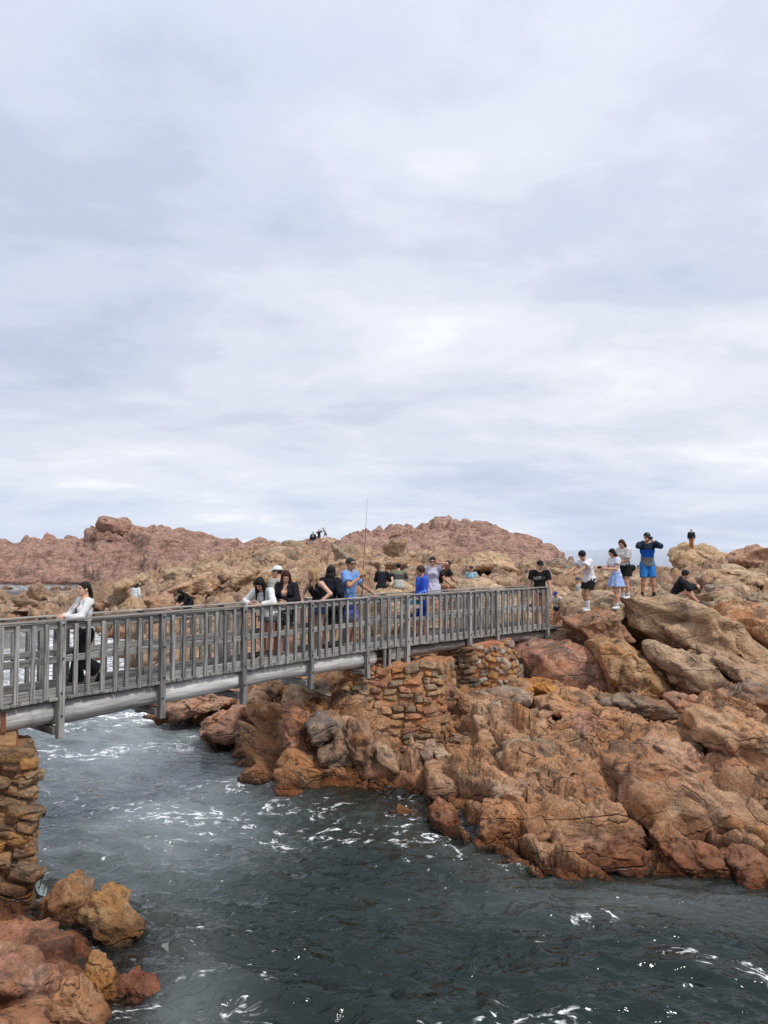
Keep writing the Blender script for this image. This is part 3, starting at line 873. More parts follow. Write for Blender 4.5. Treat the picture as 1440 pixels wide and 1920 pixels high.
    ('boulder', [(814, 1411), (829, 1404), (854, 1420), (846, 1431), (816, 1433)], 14.7, .25, TAN, 'w', 'pale pebble shaped stone high on the ledge'),
    ('boulder', [(800, 1441), (832, 1434), (866, 1457), (858, 1484), (804, 1477)], 14.2, .45, (.42, .25, .155), 'w', 'pale round shouldered rock left of the wide grey hump'),
    ('boulder', [(785, 1410), (800, 1396), (818, 1397), (816, 1427), (790, 1428)], 14.9, .3, (.35, .24, .17), 'w', 'small tan stone below the masonry wall'),
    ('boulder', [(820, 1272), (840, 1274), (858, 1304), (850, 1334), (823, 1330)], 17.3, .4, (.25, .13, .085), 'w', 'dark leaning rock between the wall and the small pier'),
    # the near bank
    ('boulder', [(75, 1697), (100, 1660), (133, 1653), (163, 1666), (168, 1693), (160, 1738), (133, 1752), (88, 1745)], 9.6, 0.3, (.27, .165, .095), 'w', 'brown rounded rock at the foot of the near pier'),
    ('boulder', [(158, 1695), (177, 1672), (203, 1672), (227, 1689), (242, 1710), (268, 1733), (233, 1760), (193, 1746), (160, 1720)], 9.3, 0.28, (.34, .205, .095), 'w', 'ochre brown rock reaching into the water by the near pier'),
    ('boulder', [(-14, 1733), (33, 1731), (80, 1748), (119, 1782), (123, 1805), (83, 1838), (40, 1826), (-14, 1808)], 8.6, 0.35, (.37, .165, .105), 'w', 'red rounded rock below the near pier'),
    ('boulder', [(148, 1822), (167, 1803), (187, 1805), (209, 1833), (221, 1866), (202, 1892), (168, 1878), (151, 1850)], 7.8, 0.15, (.40, .20, .07), 'w', 'ochre wedge of rock standing in the shallows'),
    ('boulder', [(214, 1846), (250, 1834), (293, 1838), (304, 1850), (262, 1862), (217, 1862)], 7.95, 0.17, (.42, .2, .13), 'w', 'low pink rock washed over beside the ochre wedge'),
    ('boulder', [(-14, 1800), (40, 1818), (85, 1842), (93, 1873), (86, 1940), (-14, 1940)], 7.8, 0.35, (.37, .17, .115), 'w', 'red rock in the bottom corner'),
    ('boulder', [(108, 1860), (147, 1822), (163, 1867), (190, 1887), (202, 1909), (133, 1932), (108, 1892)], 7.4, 0.2, (.43, .23, .12), 'w', 'orange rock in front of the ochre wedge'),
    # just behind the bridge
    ('boulder', [(688, 1112), (708, 1099), (731, 1094), (751, 1098), (771, 1106), (782, 1122), (776, 1165), (740, 1182), (700, 1178), (684, 1140)], 27.0, 1.5, (.50, .36, .225), 't', 'smooth sandy boulder the striped shirt man sits on'),
    ('boulder', [(836, 1130), (850, 1105), (880, 1093), (920, 1084), (942, 1099), (967, 1124), (990, 1150), (1018, 1168), (996, 1195), (900, 1200), (836, 1180)], 24.0, 1.5, (.50, .355, .22), 't', 'broad smooth sandy boulder behind the end bays of the bridge'),
    ('boulder', [(1103, 1072), (1120, 1062), (1140, 1072), (1149, 1103), (1127, 1116), (1105, 1102)], 26.0, .7, TAN, 't', 'angular tan rock behind the girl in the blue skirt'),
    ('flat_rock', [(1176, 1082), (1203, 1072), (1237, 1098), (1240, 1118), (1193, 1124), (1178, 1106)], 24.8, .8, (.44, .33, .22), 't', 'pale furrowed rock behind the man in blue shorts'),
    ('boulder', [(792, 1172), (815, 1162), (850, 1164), (862, 1180), (850, 1215), (800, 1215)], 20.6, .6, (.46, .32, .2), 't', 'pale rock under the woman in the lavender dress'),
    # the mound on the right
    ('boulder', [(1262, 1052), (1271, 1037), (1286, 1028), (1309, 1024), (1334, 1026), (1358, 1036), (1379, 1048), (1393, 1062), (1365, 1072), (1337, 1072), (1309, 1076), (1290, 1078), (1270, 1068)], 64, 2.8, (.42, .29, .17), 't', 'great domed boulder the lone man stands on'),
    ('boulder', [(1377, 1050), (1407, 1026), (1418, 1020), (1434, 1029), (1455, 1045), (1440, 1066), (1414, 1072), (1390, 1066)], 50, 1.8, (.45, .26, .17), 't', 'pinkish peaked rock beside the great domed boulder'),
    ('flat_rock', [(1304, 1084), (1326, 1070), (1358, 1066), (1393, 1063), (1421, 1074), (1450, 1090), (1440, 1102), (1379, 1100), (1344, 1100), (1315, 1100)], 34, 1.4, (.43, .31, .195), 't', 'broad cracked tan rock at the top of the mound'),
    ('boulder', [(1326, 1101), (1346, 1095), (1361, 1098), (1364, 1106), (1329, 1112)], 30, .5, GREY, 't', 'smooth grey oblong stone in the mound'),
    ('boulder', [(1326, 1119), (1348, 1109), (1357, 1113), (1353, 1126), (1330, 1130)], 28, .5, (.40, .3, .18), 't', 'rounded tan stone by the knee of the seated man'),
    ('flat_rock', [(1330, 1140), (1358, 1119), (1379, 1116), (1387, 1126), (1385, 1138), (1358, 1144)], 27, .6, (.40, .29, .18), 't', 'slanting tan stone at the foot of the mound'),
    ('boulder', [(1405, 1126), (1423, 1113), (1441, 1116), (1439, 1129), (1418, 1138)], 27, .5, (.33, .26, .16), 't', 'egg shaped olive stone in the mound'),
    ('boulder', [(1362, 1103), (1393, 1094), (1411, 1106), (1402, 1116), (1370, 1113)], 30, .6, TAN, 't', 'wide tan stone in the middle of the mound'),
    ('boulder', [(1354, 1109), (1376, 1104), (1384, 1113), (1372, 1122), (1356, 1125)], 28.5, .5, (.42, .31, .2), 't', 'small tan stone in the middle of the mound'),
    ('boulder', [(1409, 1141), (1440, 1130), (1450, 1142), (1428, 1150)], 26, .5, (.42, .32, .21), 't', 'flat pale stone at the foot of the mound'),
    # the headland's crest
    ('boulder', [(192, 988), (194, 968), (211, 972), (231, 975), (246, 986), (242, 1008), (217, 1004), (200, 995)], 113, 3.2, (.37, .21, .155), 'f', 'craggy beaked rock crowning the pink headland'),
    ('boulder', [(181, 996), (200, 989), (219, 997), (238, 1008), (194, 1014), (182, 1006)], 112, 2.5, (.40, .235, .17), 'f', 'flat rock under the beaked rock on the headland'),
    ('boulder', [(242, 1008), (256, 986), (275, 989), (285, 1005), (267, 1020), (248, 1016)], 112, 2.5, (.41, .23, .175), 'f', 'rounded shoulder rock beside the beaked rock on the headland'),
    ('boulder', [(590, 1018), (602, 1012), (618, 1012), (640, 1018), (654, 1033), (618, 1038), (592, 1034)], 85, 2.5, (.44, .30, .185), 't', 'tan rock on the skyline the three young people climb on'),
    ('boulder', [(648, 1015), (660, 1004), (687, 1004), (702, 1012), (690, 1021), (660, 1023)], 88, 2.0, (.38, .23, .165), 'f', 'wide flat topped boulder on the skyline'),
    ('boulder', [(701, 1006), (708, 999), (720, 1002), (735, 1010), (722, 1018), (702, 1018)], 88, 1.6, (.38, .22, .16), 'f', 'pointed boulder between two wider ones on the skyline'),
    ('boulder', [(732, 1007), (740, 998), (753, 996), (775, 1007), (772, 1016), (738, 1015)], 88, 1.8, (.39, .22, .165), 'f', 'humped red boulder on the skyline'),
    ('flat_rock', [(800, 998), (815, 991), (850, 989), (880, 984), (888, 990), (870, 998), (830, 1002)], 90, 2.0, (.34, .20, .16), 'f', 'flat cap of rock on the crest of the dark hump'),
    # larger boulders of the field behind the bridge
    ('boulder', [(470, 1078), (482, 1068), (500, 1066), (514, 1076), (515, 1093), (498, 1104), (478, 1097)], 32, .9, TAN, 't', 'round topped sandy boulder above the woman in the white shirt'),
    ('boulder', [(436, 1072), (462, 1066), (479, 1072), (475, 1086), (453, 1100), (436, 1094)], 31, .9, (.43, .3, .185), 't', 'faceted sandy boulder left of the round topped one'),
    ('boulder', [(492, 1050), (500, 1042), (516, 1039), (533, 1046), (531, 1060), (502, 1063)], 48, 1.2, (.42, .28, .175), 't', 'blocky tan boulder above the white cap'),
    ('boulder', [(590, 1062), (607, 1054), (618, 1067), (616, 1083), (600, 1088), (591, 1078)], 35, .8, (.42, .29, .18), 't', 'sandy boulder above the dark haired person in black'),
    ('boulder', [(538, 1072), (556, 1065), (563, 1076), (567, 1090), (547, 1095), (538, 1085)], 33, .8, TAN, 't', 'sandy boulder between the dark red hair and the blonde hair'),
    ('boulder', [(871, 1056), (891, 1040), (924, 1039), (947, 1051), (962, 1064), (930, 1072), (897, 1070), (873, 1066)], 48, 1.8, (.45, .31, .19), 't', 'large tan boulder above the boy in the pale blue shirt'),
    ('flat_rock', [(309, 1107), (336, 1096), (365, 1082), (392, 1076), (398, 1084), (413, 1097), (408, 1108), (371, 1106), (336, 1111)], 42, 1.2, (.42, .27, .17), 't', 'long tilted slab in the boulder field'),
    ('boulder', [(308, 1074), (326, 1065), (352, 1067), (367, 1077), (352, 1085), (322, 1088)], 55, 1.4, (.38, .28, .18), 't', 'grey tan boulder up behind the long tilted slab'),
    ('flat_rock', [(362, 1072), (375, 1059), (404, 1056), (433, 1061), (438, 1070), (404, 1079), (375, 1082)], 55, 1.6, (.36, .25, .16), 't', 'wide brown boulder up behind the long tilted slab'),
    ('boulder', [(404, 1080), (420, 1065), (449, 1067), (437, 1085), (414, 1095)], 45, 1.2, (.41, .26, .16), 't', 'angular brown boulder right of the long tilted slab'),
    ('boulder', [(429, 1091), (449, 1071), (468, 1069), (478, 1079), (461, 1098), (435, 1101)], 43, 1.1, (.44, .29, .18), 't', 'ochre tan wedge boulder above the dark hair of the leaning woman'),
    ('boulder', [(232, 1132), (247, 1119), (262, 1122), (275, 1138), (268, 1152), (237, 1150)], 36, .8, (.41, .28, .165), 't', 'rounded tan boulder in front of the far woman in white'),
    ('boulder', [(213, 1097), (237, 1084), (251, 1097), (235, 1108), (216, 1107)], 48, .9, (.42, .29, .18), 't', 'upright tan block behind the far woman in white'),
    ('boulder', [(238, 1083), (264, 1076), (279, 1085), (266, 1094), (245, 1092)], 52, 1.1, (.40, .29, .185), 't', 'pale flat boulder at the top of the tan block'),
    ('boulder', [(273, 1119), (301, 1115), (326, 1123), (330, 1142), (300, 1150), (275, 1148)], 38, 1.0, (.36, .22, .14), 't', 'brown cracked boulder left of the crouching figure in black'),
]
MATS = {'w': ROCK, 't': ROCK_TAN, 'f': ROCK_FAR}
big_rocks = []
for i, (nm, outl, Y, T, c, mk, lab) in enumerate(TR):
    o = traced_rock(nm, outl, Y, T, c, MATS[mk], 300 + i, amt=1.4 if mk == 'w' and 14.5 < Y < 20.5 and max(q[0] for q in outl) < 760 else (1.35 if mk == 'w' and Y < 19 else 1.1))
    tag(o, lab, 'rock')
    big_rocks.append(o)


def blocked(px, py, Y):
    """keep loose boulders off the spots where people stand or sit"""
    for (a, b, c, d, y0, y1) in ((690, 1080, 830, 1190, 18, 29), (830, 1080, 1060, 1200, 17, 27), (1040, 1090, 1400, 1300, 15, 24), (555, 0, 645, 0, 52, 90), (330, 1100, 360, 1150, 25, 39), (240, 1090, 265, 1125, 25, 45)):
        if a < px < c and y0 < Y < y1:
            return True
    return False


def scatter(n, box, H, sizes, color_fn, mat, noun, where, marks, tiers, group, rs, zmin=.1, sink=.35, dense=1.0, name='boulder'):
    """loose rocks; each is described by its colour, its size among its neighbours and what it lies beside"""
    r = random.Random(rs)
    made = []
    for _ in range(n * 12):
        if len(made) >= n:
            break
        px = r.uniform(box[0], box[2])
        t = r.random() ** dense
        Y = 1 / ((1 - t) / box[1] + t / box[3])
        X = (px - 720) / FPX * Y
        z = float(H(np.array([X]), np.array([Y]))[0])
        if z < zmin or blocked(px, 0, Y):
            continue
        s = r.uniform(*sizes) * (1 + .5 * (r.random() ** 4))
        me = PROTOS[r.randrange(len(PROTOS))]
        c = color_fn(r)
        o = link(name, me, None, loc=(X, Y, z - .24 * s),
                 rot=(r.uniform(-.35, .35), r.uniform(-.3, .35), r.uniform(0, 6.28)),
                 scale=(s * r.uniform(.85, 1.25), s * r.uniform(.85, 1.15), s * r.uniform(.75, 1.1)), color=c)
        o.material_slots[0].link = 'OBJECT'
        o.material_slots[0].material = mat
        made.append((px, Y, s, c, o))
    buckets = {}
    for px, Y, s, c, o in made:
        mk = min(marks, key=lambda m_: abs(m_[0] - px))[1]
        tr = next(nm for lim, nm in tiers if Y < lim)
        buckets.setdefault((mk, tr), []).append((s, c, o))
    for (mk, tr), lst in buckets.items():
        lst.sort(key=lambda q: -q[0])
        for k, (s, c, o) in enumerate(lst):
            tone = 'greyish' if c[0] / c[2] < 1.75 else ('pale' if sum(c) > .98 else noun[0])
            size = '' if len(lst) == 1 else ('largest ' if k == 0 else ('smallest ' if k == len(lst) - 1 else ('second largest ' if k == 1 else ('third largest ' if k == 2 else ('fourth largest ' if k == 3 else 'smaller ')))))
            if size == 'smaller ' or len(lst) > 1:
                tone = noun[0]
            tag(o, f'{size}{tone} {noun[1]} {tr} {mk}', 'rock', group)


for me in PROTOS:
    me.materials.append(ROCK_TAN)


def tan_c(r):
    a = r.random()
    c = np.array((.48, .36, .245)) * (1 - a) + np.array((.40, .26, .165)) * a
    if r.random() < .2:
        c = np.array((.33, .27, .20))
    return tuple(c * r.uniform(.78, 1.12) * np.array((1.0, .96, .95)))


def dark_c(r):
    return tuple(np.array((.32, .22, .15)) * r.uniform(.8, 1.2))


def warm_c(r):
    return tuple(np.array((.46, .27, .16)) * r.uniform(.75, 1.15))


MARKS = [(300, 'left of the crouching figure in black'), (380, 'below the long tilted slab'), (440, 'left of the leaning woman in white'), (490, 'above the leaning woman in white'), (535, 'above the white cap'),
         (575, 'above the blonde woman'), (612, 'above the long black hair'), (655, 'behind the man with the fishing rod'), (700, 'left of the seated pair'), (745, 'above the seated pair'), (790, 'above the boy in blue'),
         (830, 'above the woman in lavender'), (884, 'above the small boy in pale blue'), (930, 'above the broad sandy boulder'), (975, 'left of the man in lettered shirt'), (1015, 'above the man in lettered shirt'), (1060, 'above the bridge end')]
SPIT = [(-20, 'at the outer end of the spit'), (40, 'towards the outer end of the spit'), (95, 'left of the walking woman'), (150, 'behind the walking woman'), (200, 'right of the walking woman'), (255, 'by the far woman in white')]
RIGHT = [(1075, 'behind the reaching man in white'), (1125, 'behind the girl with phone'), (1180, 'right of the two girls'), (1240, 'right of the man in blue shorts'), (1290, 'above the sitting man'), (1340, 'below the great domed boulder'), (1400, 'by the broad cracked rock'), (1450, 'at the right edge')]
LEDGE = [(530, 'under the log beam'), (620, 'above the dark grey boulder'), (720, 'by the rubble wall'), (820, 'between wall and small pier'), (920, 'before the small pier'), (1020, 'below the reddish boulder'), (1120, 'below the ochre wedge'),
         (1220, 'below the leaning tan block'), (1330, 'above the egg shaped boulder'), (1430, 'at the right edge')]
scatter(120, (280, 25, 1080, 50), MID, (.32, .72), tan_c, ROCK_TAN, ('tan', 'boulder'), '', MARKS, [(31, 'close behind the bridge'), (39, 'midway up the field'), (99, 'high up the field')], 'tan boulders in the field behind the bridge', 5, dense=.8)
scatter(60, (480, 48, 1080, 80), MID, (.6, 1.0), tan_c, ROCK_TAN, ('tan', 'boulder'), '', MARKS, [(99, 'just under the skyline')], 'distant boulders below the skyline', 6)
scatter(48, (-30, 48, 290, 57), MID, (.5, .9), dark_c, ROCK_TAN, ('dark brown', 'boulder'), '', SPIT, [(52, 'on the near flank'), (99, 'on the crest')], 'boulders on the low spit', 8, zmin=.2)
scatter(48, (1050, 26, 1470, 60), MID, (.32, .72), tan_c, ROCK_TAN, ('tan', 'boulder'), '', RIGHT, [(36, 'in the nearer rocks'), (99, 'in the farther rocks')], 'boulders behind the big slab', 9)
scatter(45, (480, 15.5, 1470, 19.5), NEAR, (.14, .28), warm_c, ROCK, ('warm brown', 'loose rock'), '', LEDGE, [(99, 'on the ledge')], 'small rocks on the ledge', 10, zmin=.35, sink=.5, name='loose_rock')
# ------------------------------------------------------------------ the footbridge
_boxes = {}


def box_mesh(L, w, h, mat, bev=.006):
    key = (round(L, 3), round(w, 3), round(h, 3), mat.name)
    if key not in _boxes:
        bm = bmesh.new()
        bmesh.ops.create_cube(bm, size=1)
        for v in bm.verts:
            v.co = (v.co.x * L, v.co.y * w, v.co.z * h)
        bmesh.ops.bevel(bm, geom=bm.edges[:], offset=min(bev, min(w, h) * .25), segments=1, affect='EDGES')
        me = bm_mesh('timber', bm)
        me.materials.append(mat)
        _boxes[key] = me
    return _boxes[key]


def beam(name, a, b, w, h, mat, parent, side=None):
    """squared timber from a to b; side = horizontal direction its width points in (for uprights)"""
    a, b = Vector(a), Vector(b)
    x = (b - a).normalized()
    L = (b - a).length
    if side is None:
        y = Vector((0, 0, 1)).cross(x).normalized()
    else:
        y = Vector(side).normalized()
    z = x.cross(y).normalized()
    o = link(name, box_mesh(L, w, h, mat), None, parent)
    M = Matrix((x, y, z)).transposed().to_4x4()
    M.translation = (a + b) / 2
    o.matrix_basis = parent.matrix_world.inverted() @ M
    return o


def log_mesh(L, r0, r1, seed, mat):
    n, m = 20, 34
    t = np.linspace(0, 1, m)
    rad = r0 + (r1 - r0) * t
    s = np.minimum(t, 1 - t) * L
    rad = rad * np.where(s < .07, np.sqrt(np.clip(1 - (1 - s / .07) ** 2, 0, 1)) * .55 + .45, 1.0)
    a = np.linspace(0, 2 * math.pi, n, endpoint=False)
    T, A = np.meshgrid(t, a, indexing='ij')
    RR = rad[:, None] * np.ones_like(A)
    P = np.stack([((T - .5) * L).ravel(), (RR * np.cos(A)).ravel(), (RR * np.sin(A)).ravel()], 1)
    k = 1 + .09 * fbm(P * np.array([.8, 4, 4]) + seed, 4, seed)
    P[:, 1:] *= k[:, None]
    P[:, 2] += .02 * np.sin(P[:, 0] * 1.7 + seed)
    idx = np.arange(m * n).reshape(m, n)
    F = np.stack([idx[:-1].ravel(), np.roll(idx, -1, 1)[:-1].ravel(), np.roll(idx, -1, 1)[1:].ravel(), idx[1:].ravel()], 1)
    c0, c1 = len(P), len(P) + 1
    P = np.vstack([P, [[-.5 * L, 0, 0]], [[.5 * L, 0, 0]]])
    E = np.array([[c0, idx[0][(i + 1) % n], idx[0][i], idx[0][i]] for i in range(n)] + [[c1, idx[-1][i], idx[-1][(i + 1) % n], idx[-1][(i + 1) % n]] for i in range(n)])
    me = bpy.data.meshes.new('log_beam')
    me.from_pydata([tuple(p) for p in P], [], [tuple(f) for f in F] + [tuple(e[:3]) for e in E])
    for p in me.polygons:
        p.use_smooth = True
    me.materials.append(mat)
    return me


DECK, RAIL = 2.55, 3.65
BEND = Vector((-.37, 16.3, 0))
D1 = Vector((4.37, 5.25, 0)).normalized()
D2 = Vector((4.87, 4.40, 0)).normalized()
WID = .80
bridge = empty('footbridge', (BEND.x, BEND.y, DECK))
bridge.matrix_world = Matrix.Translation((BEND.x, BEND.y, DECK))
tag(bridge, 'long grey timber footbridge with slatted railings on log beams', 'bridge')
bpy.context.view_layer.update()


def nrm(d):
    return Vector((d.y, -d.x, 0))


bm = bmesh.new()
bmesh.ops.create_cone(bm, cap_ends=True, segments=7, radius1=.016, radius2=.012, depth=.02)
bolt_me = bm_mesh('bolt', bm)
bolt_me.materials.append(BOLT)


def run(d, s_posts, s0, s1, off, outer, bal=.222, log_mat=LOG, cap=True, seedb=0, ext=0.0):
    """one railing with its timbers; s along d from the bend, off = sideways from the near face, outer = +1 near side, -1 far side"""
    n = nrm(d) * outer

    def p(s, o, z):
        q = BEND + d * s - nrm(d) * off + n * o
        return Vector((q.x, q.y, z))
    r = random.Random(seedb)
    for s in s_posts:
        if s < s0 - .01 or s > s1 + .01:
            continue
        po = beam('post', p(s, .01, DECK - .62 + r.uniform(-.03, .03)), p(s, .01, RAIL - .005), .095, .10, WOOD, bridge, side=d)
        for z in (RAIL - .06, RAIL - .55, DECK + .05, DECK - .28):
            bo = link('bolt', bolt_me, None, po)
            # the post's local x runs up, its local z points sideways out of the railing
            sgn = -outer
            bo.location = (z - (DECK - .62 + RAIL) / 2, r.uniform(-.012, .012), sgn * .056)
        cb0 = p(s, .03, DECK - .50)
        if outer > 0:
            q = p(s, -WID + .02, DECK - .50)
            beam('cross_beam', p(s, -.045, DECK - .5) + d * -.03, q + d * -.03, .09, .11, WOOD, bridge)
    edges = sorted([s for s in s_posts if s0 - .01 <= s <= s1 + .01] + ([s0] if s0 < min(s_posts) - .05 else []) + ([s1] if s1 > max(x for x in s_posts if x <= s1 + .01) + .05 else []))
    for a, b in zip(edges[:-1], edges[1:]):
        ga, gb = a + (.05 if a in s_posts else 0), b - (.05 if b in s_posts else 0)
        e = ext if b == edges[-1] else 0
        for nm, zc, h in (('top_rail', RAIL - .075, .095), ('mid_rail', RAIL - .56, .10), ('kick_board', DECK + .06, .13)):
            k = 0 if nm == 'kick_board' else e
            beam(nm, p(ga, -.03, zc + r.uniform(-.006, .006)), p(gb + k + (.1 if k else 0), -.03, zc + r.uniform(-.006, .006)), .042, h, WOOD, bridge)
        nb = max(1, int(round((b - a) / bal)) - 1)
        for i in range(nb):
            s = a + (b - a) * (i + 1) / (nb + 1) + r.uniform(-.012, .012)
            tilt = r.uniform(-.016, .016)
            beam('baluster', p(s, .016, DECK - .03 + r.uniform(-.03, .01)), p(s + tilt, .016, RAIL - .035 + r.uniform(-.02, .008)), .062, .045, WOOD, bridge, side=d)
        if cap:
            beam('capping', p(a - (.05 if a == edges[0] else -.0015), -.012, RAIL + .008), p(b + e - .0015, -.012, RAIL + .008), .12, .026, WOOD_CAP, bridge)


P1 = [-1.708 * k for k in range(6, -1, -1)]
P2 = [1.206, 3.337, 4.39, 6.55]
run(D1, P1, P1[0], 0.0, 0.0, 1, seedb=1)
run(D2, P2, .04, 6.55, 0.0, 1, bal=.208, seedb=2)
run(D1, [s + .1 for s in P1[:-1]], P1[0] + .1, -.06, WID, -1, seedb=3)
run(D2, [.05] + P2, .05, 6.55, WID, -1, bal=.215, seedb=4, ext=.75)


def planks(d, s0, s1, seedp):
    r = random.Random(seedp)
    s = s0
    while s < s1:
        w = .135 + r.uniform(-.01, .01)
        q0 = BEND + d * (s + w / 2) + nrm(d) * (.02 + r.uniform(-.012, .02))
        q1 = BEND + d * (s + w / 2) - nrm(d) * (WID + .03)
        z = DECK - .026 + r.uniform(-.004, .004)
        beam('deck_plank', (q0.x, q0.y, z), (q1.x, q1.y, z), round(w - .008, 2), .05, WOOD, bridge)
        s += w
    return


planks(D1, P1[0], -.02, 5)
planks(D2, .04, 7.2, 6)


def logs(d, edges, off, mat, r, seedl, z=DECK - .235):
    for i, (a, b) in enumerate(zip(edges[:-1], edges[1:])):
        c = BEND + d * ((a + b) / 2) - nrm(d) * off
        L = b - a + .06
        me = log_mesh(L, r * (1 + .04 * ((i * 7) % 3 - 1)), r * (1 - .05 * ((i * 5) % 3 - 1)), seedl + i, mat)
        o = link('log_beam', me, None, bridge)
        M = Matrix.Rotation(math.atan2(d.y, d.x), 4, 'Z')
        M.translation = (c.x, c.y, z)
        o.matrix_basis = bridge.matrix_world.inverted() @ M


e1 = [s - .05 for s in P1]
e1[-1] = .42
logs(D1, e1, .21, LOG, .172, 10)
logs(D1, e1[:-1] + [.1], WID - .2, LOG, .165, 30)
logs(D2, [.75, 3.3, 4.0, 4.36, 6.5, 7.25], .2, LOG_BROWN, .13, 50, DECK - .20)
logs(D2, [.6, 3.3, 6.5, 7.25], WID - .2, LOG_BROWN, .13, 70, DECK - .20)
for k, (s, w) in enumerate(((.52, .09), (.68, .07), (.95, .11))):
    q = BEND + D2 * s + nrm(D2) * -.02
    beam('hanging_board', (q.x, q.y, DECK - .50), (q.x + .01, q.y, DECK - .06), w, .035, WOOD, bridge, side=D2)
q = BEND + D2 * .75 - nrm(D2) * .06
beam('side_board', (q.x, q.y, DECK - .19), tuple(BEND + D2 * 1.16 - nrm(D2) * .06 + Vector((0, 0, DECK - .19))), .045, .24, WOOD, bridge)
# iron strap over the log at the near pier, stumps under the far end
q = BEND + D1 * -7.62 + nrm(D1) * -.03
st = beam('iron_strap', (q.x, q.y, DECK - .42), (q.x, q.y, DECK - .10), .07, .012, RUST, bridge, side=D1)
for z in (-.13, .13):
    bo = link('bolt', bolt_me, None, st)
    bo.location = (z, 0, -.01)
    bo.scale = (1.2, 1.2, 1.2)
for s, o_ in ((7.05, .1), (7.05, .65)):
    q = BEND + D2 * s - nrm(D2) * o_
    beam('stump', (q.x, q.y, DECK - .75), (q.x, q.y, DECK - .34), .2, .2, LOG_BROWN, bridge, side=D2)


# ------------------------------------------------------------------ masonry
STONES = []
for i in range(14):
    D_, F_ = ico(3)
    V_ = np.sign(D_) * np.abs(D_) ** .45
    V_ = V_ / np.abs(V_).max(0)
    V_ *= np.minimum(facets(D_, 900 + i, n=14, lo=.74, k=40), 1.1)[:, None]
    V_ += .10 * np.stack([fbm(V_ * 1.7 + i, 3, i), fbm(V_ * 1.7 + 9 + i, 3, i), fbm(V_ * 1.7 + 5 + i, 3, i)], 1)
    me_ = mesh_np('stone', V_ * .5, F_)
    me_.materials.append(ROCK)
    STONES.append(me_)


def mortar_mat(name, c):
    t = NT(name)
    P = t.new('ShaderNodeNewGeometry').outputs['Position']
    n = t.noise(P, 5, 7, .65)
    c_ = t.mix(t.step(n, .35, .7), (*[x * .62 for x in c], 1), (*c, 1))
    c_ = t.mix(t.m('MULTIPLY', t.step(t.noise(P, 1.6, 6, .7), .55, .68), .6), c_, (.10, .075, .055))
    h = t.m('MULTIPLY_ADD', n, .06, t.m('MULTIPLY', t.noise(P, 40, 4), .012))
    bp = t.new('ShaderNodeBump', {'Height': h, 'Strength': 1.0, 'Distance': 1.0})
    return t.done(t.new('ShaderNodeBsdfPrincipled', {'Base Color': c_, 'Roughness': .92, 'Normal': bp.outputs[0], 'Specular IOR Level': .2}))


M_ORANGE = mortar_mat('orange_mortar', (.52, .26, .135))
M_SALMON = mortar_mat('salmon_mortar', (.56, .24, .135))
M_BROWN = mortar_mat('brown_mortar', (.33, .17, .09))
M_OCHRE = mortar_mat('ochre_concrete', (.43, .235, .11))


def core(name, pts, parent, mat, n=26, rough=.03, seed=0):
    """roughened prism through eight corner points (bottom four, top four, both counter-clockwise)"""
    b, tp = [Vector(p) for p in pts[:4]], [Vector(p) for p in pts[4:]]
    V, F = [], []
    quads = [(b[i], b[(i + 1) % 4], tp[(i + 1) % 4], tp[i]) for i in range(4)] + [(tp[0], tp[1], tp[2], tp[3])]
    for a, b_, c, d in quads:
        base = len(V)
        for j in range(n + 1):
            for i in range(n + 1):
                u, v = i / n, j / n
                V.append((a * (1 - u) + b_ * u) * (1 - v) + (d * (1 - u) + c * u) * v)
        for j in range(n):
            for i in range(n):
                k = base + j * (n + 1) + i
                F.append((k, k + 1, k + n + 2, k + n + 1))
    V = np.array([v[:] for v in V])
    V += rough * np.stack([fbm(V * 4 + 3, 4, seed), fbm(V * 4 + 13, 4, seed + 1), fbm(V * 4 + 23, 4, seed + 2)], 1)
    o = link(name, mesh_np(name, V, F), mat, parent)
    return o


def masonry(parent, a, b, ta, tb, rows, size, colors, seed, slant=0.0, proud=.05, depth=.16, gap=.75, skip=.0, wild=.14):
    """stones laid in courses over the face a-b (bottom) ta-tb (top)"""
    a, b, ta, tb = Vector(a), Vector(b), Vector(ta), Vector(tb)
    r = random.Random(seed)
    nrm_ = (b - a).cross(ta - a).normalized()
    v = 0.0
    hs = [r.uniform(.75, 1.35) for _ in range(rows)]
    tot = sum(hs)
    H = ((ta - a).length + (tb - b).length) / 2
    for h in hs:
        v0, v1 = v / tot, (v + h) / tot
        v += h
        vm = (v0 + v1) / 2
        L0, L1 = a.lerp(ta, vm), b.lerp(tb, vm)
        W = (L1 - L0).length
        u = r.uniform(-.5, 0) * size
        while u < W:
            w = size * r.uniform(.5, 1.65)
            uc = (u + w / 2) / W
            u += w
            if uc < -.03 or uc > 1.03 or r.random() < skip:
                continue
            hh = (v1 - v0) * H
            pos = L0.lerp(L1, uc) + (ta - a).normalized() * (r.uniform(-wild, wild) * 1.1 * hh + slant * (uc - .5) * W) + nrm_ * (proud * r.uniform(.1, 1.0) - depth * .28)
            x = (L1 - L0).normalized()
            M = Matrix((x, nrm_, x.cross(nrm_))).transposed().to_4x4() @ Matrix.Rotation(r.uniform(-wild, wild) - slant, 4, 'Y') @ Matrix.Rotation(r.uniform(-.12, .12), 4, 'Z')
            M.translation = pos
            o = link('stone', STONES[r.randrange(len(STONES))], None, parent)
            s = Matrix.Diagonal((w * .96, depth * r.uniform(.8, 1.35), hh * r.uniform(gap, gap + .32), 1))
            o.matrix_basis = parent.matrix_world.inverted() @ (M @ s)
            c = np.array(colors[r.randrange(len(colors))]) * r.uniform(.8, 1.2)
            o.color = (*c, 1)


